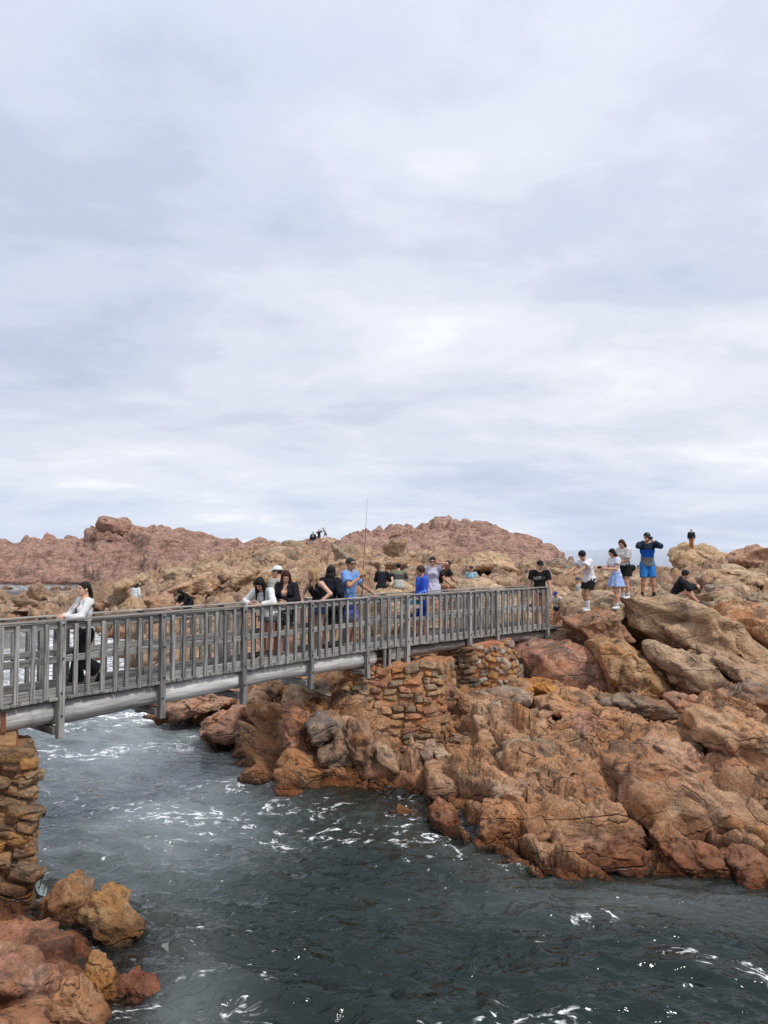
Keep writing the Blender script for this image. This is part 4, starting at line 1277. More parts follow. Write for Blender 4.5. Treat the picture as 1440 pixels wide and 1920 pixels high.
def pier(name, loc, label):
    e = empty(name, loc)
    e.matrix_world = Matrix.Translation(loc)
    tag(e, label, 'pier')
    bpy.context.view_layer.update()
    return e


def rel(e, pts):
    l = e.matrix_world.translation
    return [Vector(p) - l for p in pts]


# near pier at the left edge
np_ = pier('stone_pier', (-5.2, 10.6, 0), 'rough stone pier of flat brown stones under the near end of the bridge')
c8 = [(-6.6, 10.0, -.5), (-4.60, 9.85, -.5), (-5.25, 11.2, -.5), (-6.6, 11.3, -.5), (-6.6, 10.05, 1.98), (-4.70, 9.95, 1.98), (-5.3, 11.1, 1.98), (-6.6, 11.2, 1.98)]
core('mortar_core', rel(np_, c8), np_, M_BROWN, seed=3)
EARTHY = [(.27, .17, .095), (.33, .20, .10), (.22, .15, .09), (.38, .22, .10), (.40, .21, .075), (.30, .19, .12), (.20, .14, .09)]
masonry(np_, c8[0], c8[1], c8[4], c8[5], 15, .34, EARTHY, 21, slant=.16, proud=.10, depth=.24, gap=.9)
masonry(np_, c8[1], c8[2], c8[5], c8[6], 15, .36, EARTHY, 22, proud=.10, depth=.22, gap=.9)
core('concrete_cap', rel(np_, [(-6.5, 9.96, 1.96), (-4.80, 9.88, 1.96), (-5.32, 11.05, 1.96), (-6.5, 11.1, 1.96), (-6.5, 9.98, 2.14), (-4.82, 9.9, 2.14), (-5.34, 11.0, 2.14), (-6.5, 11.05, 2.14)]), np_, M_OCHRE, n=14, rough=.008, seed=5)

# abutment wall under the bend
wl_ = pier('stone_wall', (.3, 16.9, .4), 'rubble stone wall in orange mortar under the bend of the bridge')
w8 = [(-1.0, 15.95, .0), (1.18, 16.05, .0), (1.7, 18.0, .0), (-.9, 18.0, .0), (-.85, 16.55, 2.12), (1.25, 16.85, 2.14), (1.65, 17.9, 2.14), (-.8, 17.9, 2.12)]
core('mortar_core', rel(wl_, w8), wl_, M_ORANGE, n=40, rough=.05, seed=8)
WARM = [(.42, .24, .12), (.36, .20, .11), (.45, .29, .17), (.30, .19, .12), (.48, .22, .10), (.38, .26, .17), (.44, .2, .13), (.27, .2, .13)]
masonry(wl_, w8[0], w8[1], w8[4], w8[5], 16, .27, WARM, 31, slant=.05, proud=.07, depth=.18, gap=.78, skip=.06, wild=.26)
masonry(wl_, w8[1], w8[2], w8[5], w8[6], 11, .26, WARM, 32, proud=.06, depth=.16, gap=.75)

# small pier
sp = pier('stone_pier', (2.45, 19.0, 1.1), 'small pier of mixed grey and ochre stones in salmon mortar')
f0, f1 = at(882, 1300, 18.2), at(966, 1300, 18.4)
g0, g1 = at(886, 1209, 18.3), at(932, 1205, 18.45)
s0_, s1_ = at(818, 1304, 18.8), at(818, 1220, 19.0)
bk = Vector((.5, .9, 0))
p8 = [f0 - Vector((0, 0, .3)), f1 - Vector((0, 0, .3)), f1 + bk - Vector((0, 0, .3)), f0 + bk - Vector((0, 0, .3)), g0, g1, g1 + bk, g0 + bk]
core('mortar_core', rel(sp, p8), sp, M_SALMON, n=24, rough=.02, seed=11)
MIXED = [(.30, .27, .23), (.48, .43, .36), (.42, .22, .07), (.36, .2, .1), (.25, .22, .19), (.45, .26, .10), (.55, .5, .43)]
masonry(sp, f0 + Vector((.04, 0, 0)), f1 - Vector((.06, 0, 0)), g0 + Vector((.05, 0, -.05)), g1 + Vector((-.05, 0, -.05)), 8, .19, MIXED, 41, proud=.05, depth=.13, gap=.66, skip=.04, wild=.4)
masonry(sp, f1, f1 + bk, g1, g1 + bk, 8, .2, MIXED, 43, proud=.045, depth=.12, gap=.7, wild=.35)
q8 = [s0_ - Vector((0, 0, .3)), f0 - Vector((.01, -.02, .3)), f0 + bk - Vector((0, 0, .3)), s0_ + bk - Vector((0, 0, .3)), s1_, g0 - Vector((.01, -.02, .02)), g0 + bk, s1_ + bk]
core('side_wall', rel(sp, q8), sp, M_BROWN, n=24, rough=.03, seed=12)
masonry(sp, s0_, f0 - Vector((.02, 0, 0)), s1_, g0 - Vector((.02, 0, .05)), 9, .24, [(.27, .18, .11), (.33, .22, .13), (.24, .17, .12), (.36, .21, .11)], 42, proud=.05, depth=.14, gap=.8)
# ------------------------------------------------------------------ people
class Field:
    """signed distances on a grid, filled shape by shape, meshed as one closed surface"""

    def __init__(self, lo, hi, h):
        self.h = h
        self.lo = np.array(lo, float) - 3 * h
        self.n = np.ceil((np.array(hi, float) + 3 * h - self.lo) / h).astype(int) + 1
        self.a = np.full(self.n, 9.0, dtype=np.float32)
        self.ax = [self.lo[i] + h * np.arange(self.n[i]) for i in range(3)]

    def sub(self, lo, hi, m):
        s = []
        for i in range(3):
            i0 = int(max(0, math.floor((lo[i] - m - self.lo[i]) / self.h)))
            i1 = int(min(self.n[i], math.ceil((hi[i] + m - self.lo[i]) / self.h) + 1))
            if i1 <= i0:
                return None, None
            s.append(slice(i0, i1))
        g = np.stack(np.meshgrid(*[self.ax[i][s[i]] for i in range(3)], indexing='ij'), -1)
        return tuple(s), g

    def put(self, s, d, k):
        a = self.a[s]
        if k > 0:
            hh = np.clip(.5 + .5 * (a - d) / k, 0, 1)
            self.a[s] = a * (1 - hh) + d * hh - k * hh * (1 - hh)
        else:
            self.a[s] = np.minimum(a, d)

    def cone(self, p, q, r0, r1, k=.02, cut=None):
        p, q = np.array(p, float), np.array(q, float)
        r = max(r0, r1)
        s, g = self.sub(np.minimum(p, q) - r, np.maximum(p, q) + r, k + 3 * self.h)
        if s is None:
            return self
        e = q - p
        w = g - p
        t = np.clip((w @ e) / max(e @ e, 1e-9), 0, 1)
        d = np.linalg.norm(w - t[..., None] * e, axis=-1) - (r0 + (r1 - r0) * t)
        if cut is not None:                      # open end: slice the sleeve square at q
            d = np.maximum(d, ((g - q) @ e) / np.linalg.norm(e) - cut)
        self.put(s, d, k)
        return self

    def ell(self, c, r, M=None, k=.02):
        c, r = np.array(c, float), np.array(r, float)
        m = r.max()
        s, g = self.sub(c - m, c + m, k + 3 * self.h)
        if s is None:
            return self
        w = g - c
        if M is not None:
            w = w @ np.array(M)
        k0 = np.linalg.norm(w / r, axis=-1)
        k1 = np.linalg.norm(w / (r * r), axis=-1) + 1e-6
        self.put(s, np.where(k0 < 1e-3, -r.min(), k0 * (k0 - 1) / k1), k)
        return self

    def all(self):
        return np.stack(np.meshgrid(*self.ax, indexing='ij'), -1)

    def clip(self, fn):
        self.a = np.maximum(self.a, fn(self.all())).astype(np.float32)
        return self

    def carve(self, c, r, M=None):
        w = self.all() - np.array(c)
        if M is not None:
            w = w @ np.array(M)
        r = np.array(r, float)
        k0 = np.linalg.norm(w / r, axis=-1)
        k1 = np.linalg.norm(w / (r * r), axis=-1) + 1e-6
        self.a = np.maximum(self.a, -(k0 * (k0 - 1) / k1)).astype(np.float32)
        return self

    def wrinkle(self, amp, f=1.0, seed=0):
        g = self.all()
        x, y, z = g[..., 0] * f, g[..., 1] * f, g[..., 2] * f
        self.a += (amp * (np.sin(31 * z + 9 * np.sin(11 * x + seed) + 7 * np.sin(13 * y)) + .6 * np.sin(47 * x + 23 * z + 5 * np.sin(19 * z + seed)))).astype(np.float32)
        return self

    def mesh(self):
        A = self.a
        S = A < 0
        n = np.array(A.shape) - 1
        cnt = np.zeros(n, dtype=np.int8)
        for dx in (0, 1):
            for dy in (0, 1):
                for dz in (0, 1):
                    cnt += S[dx:dx + n[0], dy:dy + n[1], dz:dz + n[2]]
        act = (cnt > 0) & (cnt < 8)
        I = np.argwhere(act)
        if len(I) == 0:
            return np.zeros((0, 3)), np.zeros((0, 4), int)
        vid = np.full(n, -1, dtype=np.int64)
        vid[act] = np.arange(len(I))
        pos = np.zeros((len(I), 3))
        num = np.zeros(len(I))
        cor = [(x, y, z) for x in (0, 1) for y in (0, 1) for z in (0, 1)]
        val = {c: A[I[:, 0] + c[0], I[:, 1] + c[1], I[:, 2] + c[2]].astype(float) for c in cor}
        for c in cor:
            for ax in range(3):
                if c[ax]:
                    continue
                d = list(c)
                d[ax] = 1
                v0, v1 = val[c], val[tuple(d)]
                m = (v0 < 0) != (v1 < 0)
                t = np.where(m, v0 / np.where(m, v0 - v1, 1), 0)
                e = np.array(c, float)[None] + np.eye(3)[ax][None] * t[:, None]
                pos += np.where(m[:, None], e, 0)
                num += m
        V = (I + pos / num[:, None]) * self.h + self.lo
        Fs = []
        for ax in range(3):
            b, c = (ax + 1) % 3, (ax + 2) % 3
            s0 = [slice(None)] * 3
            s1 = [slice(None)] * 3
            s0[ax], s1[ax] = slice(0, -1), slice(1, None)
            a0, a1 = S[tuple(s0)], S[tuple(s1)]
            E = np.argwhere(a0 != a1)
            ok = (E[:, b] > 0) & (E[:, c] > 0) & (E[:, b] < n[b]) & (E[:, c] < n[c])
            E = E[ok]
            flip = ~a0[tuple(E.T)]
            q = []
            for ob, oc in ((-1, -1), (0, -1), (0, 0), (-1, 0)):
                X = E.copy()
                X[:, b] += ob
                X[:, c] += oc
                q.append(vid[tuple(X.T)])
            q = np.stack(q, 1)
            q[flip] = q[flip][:, ::-1]
            Fs.append(q)
        F = np.concatenate(Fs)
        F = F[(F >= 0).all(1)]
        return V, F


def rotm(axis, a):
    return np.array(Matrix.Rotation(a, 3, axis))


def ik(a, b, l1, l2, hint):
    """joint between a and b for two bones, bending towards hint"""
    a, b, hint = np.array(a, float), np.array(b, float), np.array(hint, float)
    d = b - a
    L = np.linalg.norm(d)
    mx = (l1 + l2) * .998
    if L > mx:
        b = a + d / L * mx
        d, L = b - a, mx
    u = d / L
    x = (l1 * l1 - l2 * l2 + L * L) / (2 * L)
    y = math.sqrt(max(l1 * l1 - x * x, 0))
    h = hint - u * (hint @ u)
    h /= np.linalg.norm(h) + 1e-9
    return a + u * x + h * y, b


SKINS, CLOTHS = {}, {}


def skin(c):
    if c not in SKINS:
        t = NT('skin')
        b = t.new('ShaderNodeBsdfPrincipled', {'Base Color': (*c, 1), 'Roughness': .55, 'Specular IOR Level': .35, 'Subsurface Weight': .0})
        SKINS[c] = t.done(b)
    return SKINS[c]


def cloth(c, rough=.85):
    key = (c, rough)
    if key not in CLOTHS:
        CLOTHS[key] = plain('cloth', c, rough, .14, 9, .35, 90, .2)
    return CLOTHS[key]


def hairm(c):
    key = ('hair', c)
    if key not in CLOTHS:
        t = NT('hair')
        tc = t.new('ShaderNodeTexCoord')
        st = t.new('ShaderNodeMapping', {'Vector': tc.outputs['Object'], 'Scale': (60, 60, 5)}).outputs[0]
        g = t.noise(st, 2, 4, .6)
        v = t.m('MULTIPLY_ADD', g, 1.3, .35)
        cc = t.mix(1.0, (*c, 1), t.new('ShaderNodeCombineColor', {0: v, 1: v, 2: v}).outputs[0], 'MULTIPLY')
        bp = t.new('ShaderNodeBump', {'Height': g, 'Strength': .6, 'Distance': .01})
        CLOTHS[key] = t.done(t.new('ShaderNodeBsdfPrincipled', {'Base Color': cc, 'Roughness': .6, 'Specular IOR Level': .15, 'Normal': bp.outputs[0]}))
    return CLOTHS[key]


def dots(c, d):
    t = NT('dotted_cloth')
    tc = t.new('ShaderNodeTexCoord')
    v = t.new('ShaderNodeTexVoronoi', {'Vector': tc.outputs['Object'], 'Scale': 26.0, 'Randomness': .35})
    f = t.m('SUBTRACT', 1.0, t.step(v.outputs['Distance'], .22, .30))
    return t.done(t.new('ShaderNodeBsdfPrincipled', {'Base Color': t.mix(f, (*c, 1), (*d, 1)), 'Roughness': .85}))


def cloud_cloth(c, d):
    t = NT('printed_cloth')
    tc = t.new('ShaderNodeTexCoord')
    n = t.noise(tc.outputs['Object'], 6, 5, .6, 1.2)
    return t.done(t.new('ShaderNodeBsdfPrincipled', {'Base Color': t.mix(t.step(n, .52, .66), (*c, 1), (*d, 1)), 'Roughness': .75}))


class Person:
    """x to the figure's left-hand side is negative, y is where it faces, z up; lengths in body heights H"""

    def __init__(self, H, fem=False, lean=0, bend=0, twist=0, head=(0, 0), hip=None, feet=None, lw=None, rw=None,
                 lelb=(-.5, -.8, -.4), relb=(.5, -.8, -.4), lknee=(0, 1, 0), rknee=(0, 1, 0), skin_c=(.52, .29, .19), h=.0115, stout=1.0, kid=False):
        self.H, self.fem, self.h = H, fem, h * 1.2
        self.skin = skin(skin_c)
        S = np.array
        feet = feet or ((-.055, 0, 0), (.055, 0, 0))
        hip = S(hip if hip is not None else (0, -.005, .515), float)
        self.hip = hip
        hw = .054 if fem else .05
        self.Rp = rotm('X', -R(lean) * .45)                    # pelvis
        self.Rc = rotm('Z', R(twist)) @ rotm('X', -R(lean + bend))   # chest
        self.hj = [hip + self.Rp @ S((s * hw, 0, -.01)) for s in (-1, 1)]
        self.waist = hip + self.Rp @ S((0, 0, .085))
        self.chest = self.waist + self.Rc @ S((0, .0, .11))
        self.neck = self.waist + self.Rc @ S((0, -.008, .225))
        sw = (.096 if fem else .112) * (1.0 if not kid else .95)
        self.sh = [self.waist + self.Rc @ S((s * sw, -.005, .20)) for s in (-1, 1)]
        yaw, pit = head
        self.Rh = rotm('Z', R(yaw)) @ rotm('X', -R(lean) * .45 - R(pit))
        hs = 1.0 if not kid else 1.16
        self.hs = hs
        self.headc = self.neck + (self.Rc @ S((0, .006, .036))) + self.Rh @ S((0, .010, .058 * hs))
        # legs
        self.an, self.kn = [], []
        for i, (f, k) in enumerate(zip(feet, (lknee, rknee))):
            a = S((f[0], f[1], f[2] + .042))
            kn, a = ik(self.hj[i], a, .235, .232, k)
            self.kn.append(kn)
            self.an.append(a)
        self.footdir = [S((f[3], f[4], f[5])) if len(f) > 3 else S(((-.12, .12)[i], 1, 0)) for i, f in enumerate(feet)]
        # arms
        self.el, self.wr = [], []
        for i, (w, e) in enumerate(((lw, lelb), (rw, relb))):
            s = (-1, 1)[i]
            if w is None:
                w = self.sh[i] + S((s * .035, .03, -.295))
            el, w = ik(self.sh[i], w, .165, .145, e)
            self.el.append(el)
            self.wr.append(S(w))
        self.stout = stout
        self.parts = []

    # --- shared shapes (all in body heights; scaled to metres when put into a field)
    def bounds(self, pts, m):
        P = np.array(pts) * self.H
        return P.min(0) - m, P.max(0) + m

    def cone(self, F, p, q, r0, r1, k=.012, cut=None):
        F.cone(np.array(p) * self.H, np.array(q) * self.H, r0 * self.H, r1 * self.H, k * self.H, cut)

    def ell(self, F, c, r, M=None, k=.012):
        F.ell(np.array(c) * self.H, np.array(r) * self.H, M, k * self.H)

    def torso(self, F, g=0.0, k=.03):
        st = self.stout
        if self.fem:
            self.ell(F, self.hip + self.Rp @ np.array((0, -.004, .005)), (.094 * st + g, .066 * st + g, .062 + g), self.Rp, k)
            self.ell(F, self.waist, (.068 * st + g, .05 * st + g, .07 + g), self.Rp, k)
            self.ell(F, self.chest, (.078 * st + g, .054 * st + g, .085 + g), self.Rc, k)
            for s in (-1, 1):
                self.ell(F, self.chest + self.Rc @ np.array((s * .036, .042, .02)), (.032 + g, .03 + g, .032 + g), self.Rc, .02)
        else:
            self.ell(F, self.hip + self.Rp @ np.array((0, 0, .005)), (.086 * st + g, .063 * st + g, .06 + g), self.Rp, k)
            self.ell(F, self.waist, (.08 * st + g, .058 * st + g, .07 + g), self.Rp, k)
            self.ell(F, self.chest, (.094 * st + g, .064 * st + g, .09 + g), self.Rc, k)
        self.cone(F, self.sh[0], self.sh[1], .032 + g * .7, .032 + g * .7, k)
        self.cone(F, self.neck - self.Rc @ np.array((0, 0, .022)), self.neck, .05 + g * .5, .03, .03)

    def arm(self, F, i, g=0.0, upto=9.0, k=.015, cut=True):
        """arm thickened by g; upto 0..1 = upper arm, 1..2 = forearm"""
        s, e, w = self.sh[i], self.el[i], self.wr[i]
        f = .9 if self.fem else 1.0
        if upto < 1:
            q = s + (e - s) * upto
            self.cone(F, s, q, .034 * f + g, (.034 - .008 * upto) * f + g * 1.35, k, cut=0.0)
            return
        self.cone(F, s, e, .033 * f + g, .0245 * f + g, k)
        u = min(upto - 1, 1)
        q = e + (w - e) * u
        self.cone(F, e, q, .0245 * f + g, (.0245 - .0085 * u) * f + g, k, cut=0.0 if upto < 9 else None)

    def leg(self, F, i, g=0.0, upto=9.0, k=.02, flare=0.0):
        h, kn, a = self.hj[i], self.kn[i], self.an[i]
        f = 1.04 if self.fem else 1.0
        if upto < 1:
            q = h + (kn - h) * upto
            self.cone(F, h, q, .053 * f + g, (.053 - .017 * upto) * f + g + flare, k, cut=0.0)
            return
        self.cone(F, h, kn, .053 * f + g, .034 + g + flare * .4, k)
        u = min(upto - 1, 1)
        q = kn + (a - kn) * u
        if upto >= 9:
            m = kn + (a - kn) * .3
            back = -.006
            self.cone(F, kn, m, .032 + g, .033 + g, k)
            self.cone(F, m, a, .033 + g, .019 + g, k)
        else:
            self.cone(F, kn, q, .034 + g, .027 + g + flare, k, cut=0.0)

    def foot_frame(self, i):
        d = self.footdir[i] / np.linalg.norm(self.footdir[i])
        x = np.cross(d, (0, 0, 1))
        x /= np.linalg.norm(x) + 1e-9
        z = np.cross(x, d)
        return np.stack([x, d, z], 1)

    def add(self, V, F):
        self.parts.append((V, F))

    def build_body(self):
        H = self.H
        pts = [self.hip, self.neck, self.headc] + self.hj + self.kn + self.an + self.sh + self.el + self.wr
        lo, hi = self.bounds(pts, .16)
        F = Field(lo, hi, self.h)
        self.torso(F)
        self.cone(F, self.neck - self.Rc @ np.array((0, 0, .03)), self.headc - self.Rh @ np.array((0, .012, .03)), .034, .029, .02)
        for i in (0, 1):
            self.arm(F, i)
            self.leg(F, i)
            M = self.foot_frame(i)
            a = self.an[i]
            self.ell(F, a + M @ np.array((0, .035, -.026)), (.026, .066, .019), M, .02)
        V, Q = F.mesh()
        self.add(V, Q)
        # head, finer
        c = self.headc
        s = self.hs
        F = Field(c * H - .2, c * H + .2, self.h * .66)
        Rh = self.Rh

        def he(p, r, k=.008):
            self.ell(F, c + Rh @ (np.array(p) * s), np.array(r) * s, Rh, k * s)
        he((0, -.008, .014), (.0445, .054, .050))
        he((0, .014, -.018), (.036, .038, .046), .014)
        he((0, .030, -.047), (.017, .015, .015), .016)           # chin
        he((0, .052, -.010), (.0075, .013, .011), .008)          # nose
        he((0, .046, .006), (.006, .011, .018), .006)
        for e in (-1, 1):
            he((e * .0445, -.004, -.004), (.006, .012, .018), .003)   # ears
            he((e * .017, .043, .016), (.015, .008, .006), .006)   # brows
            F.carve((c + Rh @ (np.array((e * .018, .057, .005)) * s)) * H, np.array((.011, .010, .007)) * s * H, Rh)
        self.cone(F, c - Rh @ np.array((0, .014, .02)), self.neck, .028, .031, .012)
        V, Q = F.mesh()
        self.add(V, Q)
        # hands, finer still
        for i in (0, 1):
            self.hand(i)
        n = 0
        VV, QQ = [], []
        for V, Q in self.parts:
            VV.append(V)
            QQ.append(Q + n)
            n += len(V)
        return mesh_np('body', np.concatenate(VV), np.concatenate(QQ))

    def hand(self, i):
        H = self.H
        w = self.wr[i]
        d = w - self.el[i]
        d = d / np.linalg.norm(d)
        d = d + np.array(getattr(self, 'hand_bend', ((0, 0, 0), (0, 0, 0)))[i], float)
        d /= np.linalg.norm(d)
        s = (-1, 1)[i]
        inner = np.array((-s, .25, -.1))                      # the palm looks at the body
        if hasattr(self, 'palm'):
            inner = np.array(self.palm[i], float)
        nz = inner - d * (inner @ d)
        nz /= np.linalg.norm(nz) + 1e-9
        side = np.cross(d, nz)
        if side @ np.array((0, 1, .3)) < 0:
            side = -side                                       # thumb side, forwards
        M = np.stack([side, d, nz], 1)
        F = Field((w - .11) * H, (w + .11) * H, max(.0075, self.h * .5))
        self.cone(F, w - d * .02, w + d * .008, .0155, .015, .008)
        self.ell(F, w + d * .028, (.024, .031, .0115), M, .008)
        for j, (o, L) in enumerate(((.018, .04), (.0065, .045), (-.005, .042), (-.0165, .033))):
            b = w + d * .048 + side * o
            m = b + (d * .85 + nz * .45 + side * o * 4) * L * .52
            t = m + (d * .35 + nz * .95) * L * .5
            self.cone(F, b, m, .0066, .006, .002)
            self.cone(F, m, t, .006, .0052, .002)
        b = w + d * .016 + side * .02
        m = b + (d * .55 + side * .7 + nz * .35) * .024
        t = m + (d * .85 + side * .15 + nz * .45) * .024
        self.cone(F, b, m, .0085, .007, .006)
        self.cone(F, m, t, .007, .0055, .003)
        V, Q = F.mesh()
        self.add(V, Q)

    # --- garments
    def field(self, pts, m=.13, h=None):
        lo, hi = self.bounds(pts, m)
        return Field(lo, hi, h or self.h)

    def top(self, sleeve=.55, hem=-.02, g=.010, flare=0.0, neck=.034, deep=0.0, straps=False, openf=False, hood=False):
        F = self.field([self.hip, self.neck] + self.sh + self.el + self.wr)
        H = self.H
        self.torso(F, g)
        if flare or hem < -.03:
            p = self.hip + self.Rp @ np.array((0, 0, .04))
            q = self.hip + self.Rp @ np.array((0, 0, hem - .05))
            self.ell(F, (p + q) / 2, (.09 * self.stout + g + flare, .066 * self.stout + g + flare, abs(hem) * .5 + .075), self.Rp, .03)
        if sleeve > 0:
            for i in (0, 1):
                self.arm(F, i, g * (.9 if sleeve > 1 else 1.3), sleeve, cut=True)
        hp = (self.hip + self.Rp @ np.array((0, 0, hem))) * H
        up = self.Rp @ np.array((0, 0, 1.0))
        F.wrinkle(.0042 * (H / 1.7), .8, hem * 90)
        F.clip(lambda G: -((G - hp) @ up))
        # neckline
        F.carve((self.neck + self.Rc @ np.array((0, .012, .02))) * H, np.array((neck + .004, neck + .004, .045)) * H, self.Rc)
        if deep:
            F.carve((self.neck + self.Rc @ np.array((0, .07, -.01 - deep * .3))) * H, np.array((.032 + .1 * deep, .05, .03 + deep * .75)) * H, self.Rc)
        if straps:
            for s in (-1, 1):
                F.carve((self.sh[(s + 1) // 2] + self.Rc @ np.array((s * .012, 0, 0.0))) * H, np.array((.045, .08, .075)) * H, self.Rc)
            F.carve((self.neck + self.Rc @ np.array((0, .0, .0))) * H, np.array((.05, .09, .06)) * H, self.Rc)
        if openf:
            F.carve((self.chest + self.Rc @ np.array((0, .10, -.03))) * H, np.array((.042, .085, .22)) * H, self.Rc)
        if hood:
            self.ell(F, self.neck + self.Rc @ np.array((0, -.035, .005)), (.055, .035, .035), self.Rc, .02)
        return F.mesh()

    def bottoms(self, length=.6, g=.013, flare=.0, top=.055, skirt=False):
        F = self.field([self.hip] + self.hj + self.kn + self.an)
        H = self.H
        self.ell(F, self.hip + self.Rp @ np.array((0, 0, .0)), ((.094 if self.fem else .088) * self.stout + g, .066 * self.stout + g, .068 + g), self.Rp, .02)
        if skirt:
            a, b = self.hip + self.Rp @ np.array((0, 0, .05)), (self.hj[0] + self.hj[1]) / 2
            e = (self.kn[0] + self.kn[1]) / 2
            q = b + (e - b) * length
            G = F.all()
            A, B = a * H, q * H
            ax = (B - A) / np.linalg.norm(B - A)
            w = G - A
            t = np.clip((w @ ax) / np.linalg.norm(B - A), 0, 1)
            rad = w - (w @ ax)[..., None] * ax
            rad = rad * np.array((1 / 1.22, 1.0, 1.0))
            rr = np.linalg.norm(rad, axis=-1)
            th = np.arctan2(rad[..., 0], rad[..., 1])
            R0 = (.062 + g) * H + t * (.012 + flare) * H * (1 + .16 * np.sin(th * 9 + 3 * np.sin(th * 2)))
            d = np.maximum(rr - R0, np.maximum((w @ ax) - np.linalg.norm(B - A), -(w @ ax) - .03 * H))
            F.a = np.minimum(F.a, d * .8).astype(np.float32)
        else:
            for i in (0, 1):
                self.leg(F, i, g, length, k=.006, flare=flare)
        up = self.Rp @ np.array((0, 0, 1.0))
        tp = (self.hip + self.Rp @ np.array((0, 0, top))) * H
        F.wrinkle(.0036 * (H / 1.7), .8, 2.0)
        F.clip(lambda G: (G - tp) @ up)
        return F.mesh()

    def shoes(self, high=False, sole=.006):
        F = self.field(self.an, .2, self.h * .8)
        for i in (0, 1):
            M = self.foot_frame(i)
            a = self.an[i]
            self.ell(F, a + M @ np.array((0, .036, -.026)), (.030, .074, .0225), M, .012)
            self.ell(F, a + M @ np.array((0, -.008, -.018)), (.027, .035, .03), M, .02)
            if high:
                k = self.kn[i]
                self.cone(F, a + M @ np.array((0, 0, -.01)), a + (k - a) * .33, .028, .030, .012, cut=0.0)
        return F.mesh()

    def socks(self, t=.45):
        F = self.field(self.an + self.kn, .08)
        for i in (0, 1):
            a, k = self.an[i], self.kn[i]
            self.cone(F, a, a + (k - a) * t, .0235, .023 + .0145 * min(t, .6) / .6, .01, cut=0.0)
        return F.mesh()

    def hair(self, style='short', length=.2, vol=0.0):
        c, Rh, s, H = self.headc, self.Rh, self.hs, self.H
        F = Field(c * H - np.array((.22, .26, .22 + length * H * 1.6)), c * H + np.array((.22, .26, .24)), self.h * .85)

        def L(p):
            return c + Rh @ (np.array(p) * s)
        self.ell(F, L((0, -.012, .018)), np.array((.050 + vol, .0575 + vol, .053 + vol)) * s, Rh, .004)
        # face and neck stay free
        F.carve(L((0, .056, -.022)) * H, np.array((.036, .05, .052)) * s * H, Rh)
        F.carve(L((0, .0, -.075)) * H, np.array((.06, .07, .045)) * s * H, Rh)
        down = np.array((0, 0, -1.0))
        back = Rh @ np.array((0, -1.0, 0))
        if style in ('long', 'curtain'):
            for j, x in enumerate((-.034, -.018, 0, .018, .034)):
                p = L((x, -.032 + abs(x) * .6, .012))
                bk = self.Rc @ np.array((x * 1.1, -.062, 0)) + np.array((0, 0, self.neck[2]))
                q1 = L((x * 1.15, -.046 + abs(x) * .5, -.055))
                tip = q1 + (self.Rc @ np.array((x * .1, -.012, -.82)) if style == 'long' else down * .9) * length
                self.cone(F, p, q1, .024, .022, .012)
                self.cone(F, q1, tip, .022, .010, .012)
            if style == 'curtain':
                for x in (-.043, .043):
                    p = L((x * .9, .012, .03))
                    q1 = L((x * 1.1, .02, -.05))
                    self.cone(F, p, q1, .016, .017, .01)
                    self.cone(F, q1, q1 + down * length * .75, .017, .008, .01)
            else:
                for x in (-.046, .046):
                    self.cone(F, L((x * .95, .0, .02)), L((x, -.005, -.05)), .012, .013, .01)
        elif style == 'pony':
            p, q = L((0, -.062, .0)), L((0, -.078, -.045))
            self.cone(F, p, q, .02, .018, .012)
            self.cone(F, q, q + down * length + back * .012, .018, .006, .01)
        elif style == 'bun':
            self.ell(F, L((0, -.062, .02)), (.024, .022, .024), Rh, .008)
        F.wrinkle(.0012, 2.0, 1.0)
        return F.mesh()

    def cap(self, back=False):
        c, Rh, s, H = self.headc, self.Rh, self.hs, self.H
        F = Field(c * H - .24, c * H + .24, self.h * .8)

        def L(p):
            return c + Rh @ (np.array(p) * s)
        self.ell(F, L((0, -.010, .024)), np.array((.053, .062, .050)) * s, Rh, .004)
        pl = L((0, 0, .022)) * H
        up = Rh @ np.array((0, -.12, 1.0))
        F.clip(lambda G: -((G - pl) @ up))
        y = -1 if back else 1
        self.ell(F, L((0, y * .066, .024)), np.array((.042, .042, .0065)) * s, Rh, .004)
        return F.mesh()

    def face(self):
        """eyes, brows and lips as small shapes set into the face"""
        c, Rh, s, H = self.headc, self.Rh, self.hs, self.H

        def blob(items, h=.0045):
            F = Field(c * H - .14, c * H + .14, h)
            for p, r in items:
                self.ell(F, c + Rh @ (np.array(p) * s), np.array(r) * s, Rh, 0)
            return F.mesh()
        eyes = blob([((e * .0175, .0455, .004), (.0072, .0055, .0042)) for e in (-1, 1)])
        brow = blob([((e * .0185, .0500, .0155), (.0115, .004, .0026)) for e in (-1, 1)])
        lips = blob([((0, .0475, -.0305), (.0125, .0065, .0042))])
        return eyes, brow, lips

    def glasses(self):
        c, Rh, s, H = self.headc, self.Rh, self.hs, self.H
        F = Field(c * H - .16, c * H + .16, .004)
        for e in (-1, 1):
            self.ell(F, c + Rh @ (np.array((e * .019, .053, .005)) * s), np.array((.0155, .0045, .0105)) * s, Rh, 0)
            self.cone(F, c + Rh @ (np.array((e * .034, .046, .008)) * s), c + Rh @ (np.array((e * .047, .0, .006)) * s), .003, .003, 0)
        self.cone(F, c + Rh @ (np.array((-.01, .056, .008)) * s), c + Rh @ (np.array((.01, .056, .008)) * s), .003, .003, 0)
        return F.mesh()


def bands(me, cuts, mats):
    """colour a garment in bands from the hem up (cuts in local metres)"""
    for m in mats:
        me.materials.append(m)
    z = np.zeros(len(me.polygons) * 3)
    me.polygons.foreach_get('center', z)
    z = z.reshape(-1, 3)[:, 2]
    me.polygons.foreach_set('material_index', np.searchsorted(np.array(cuts), z).astype(np.int32))


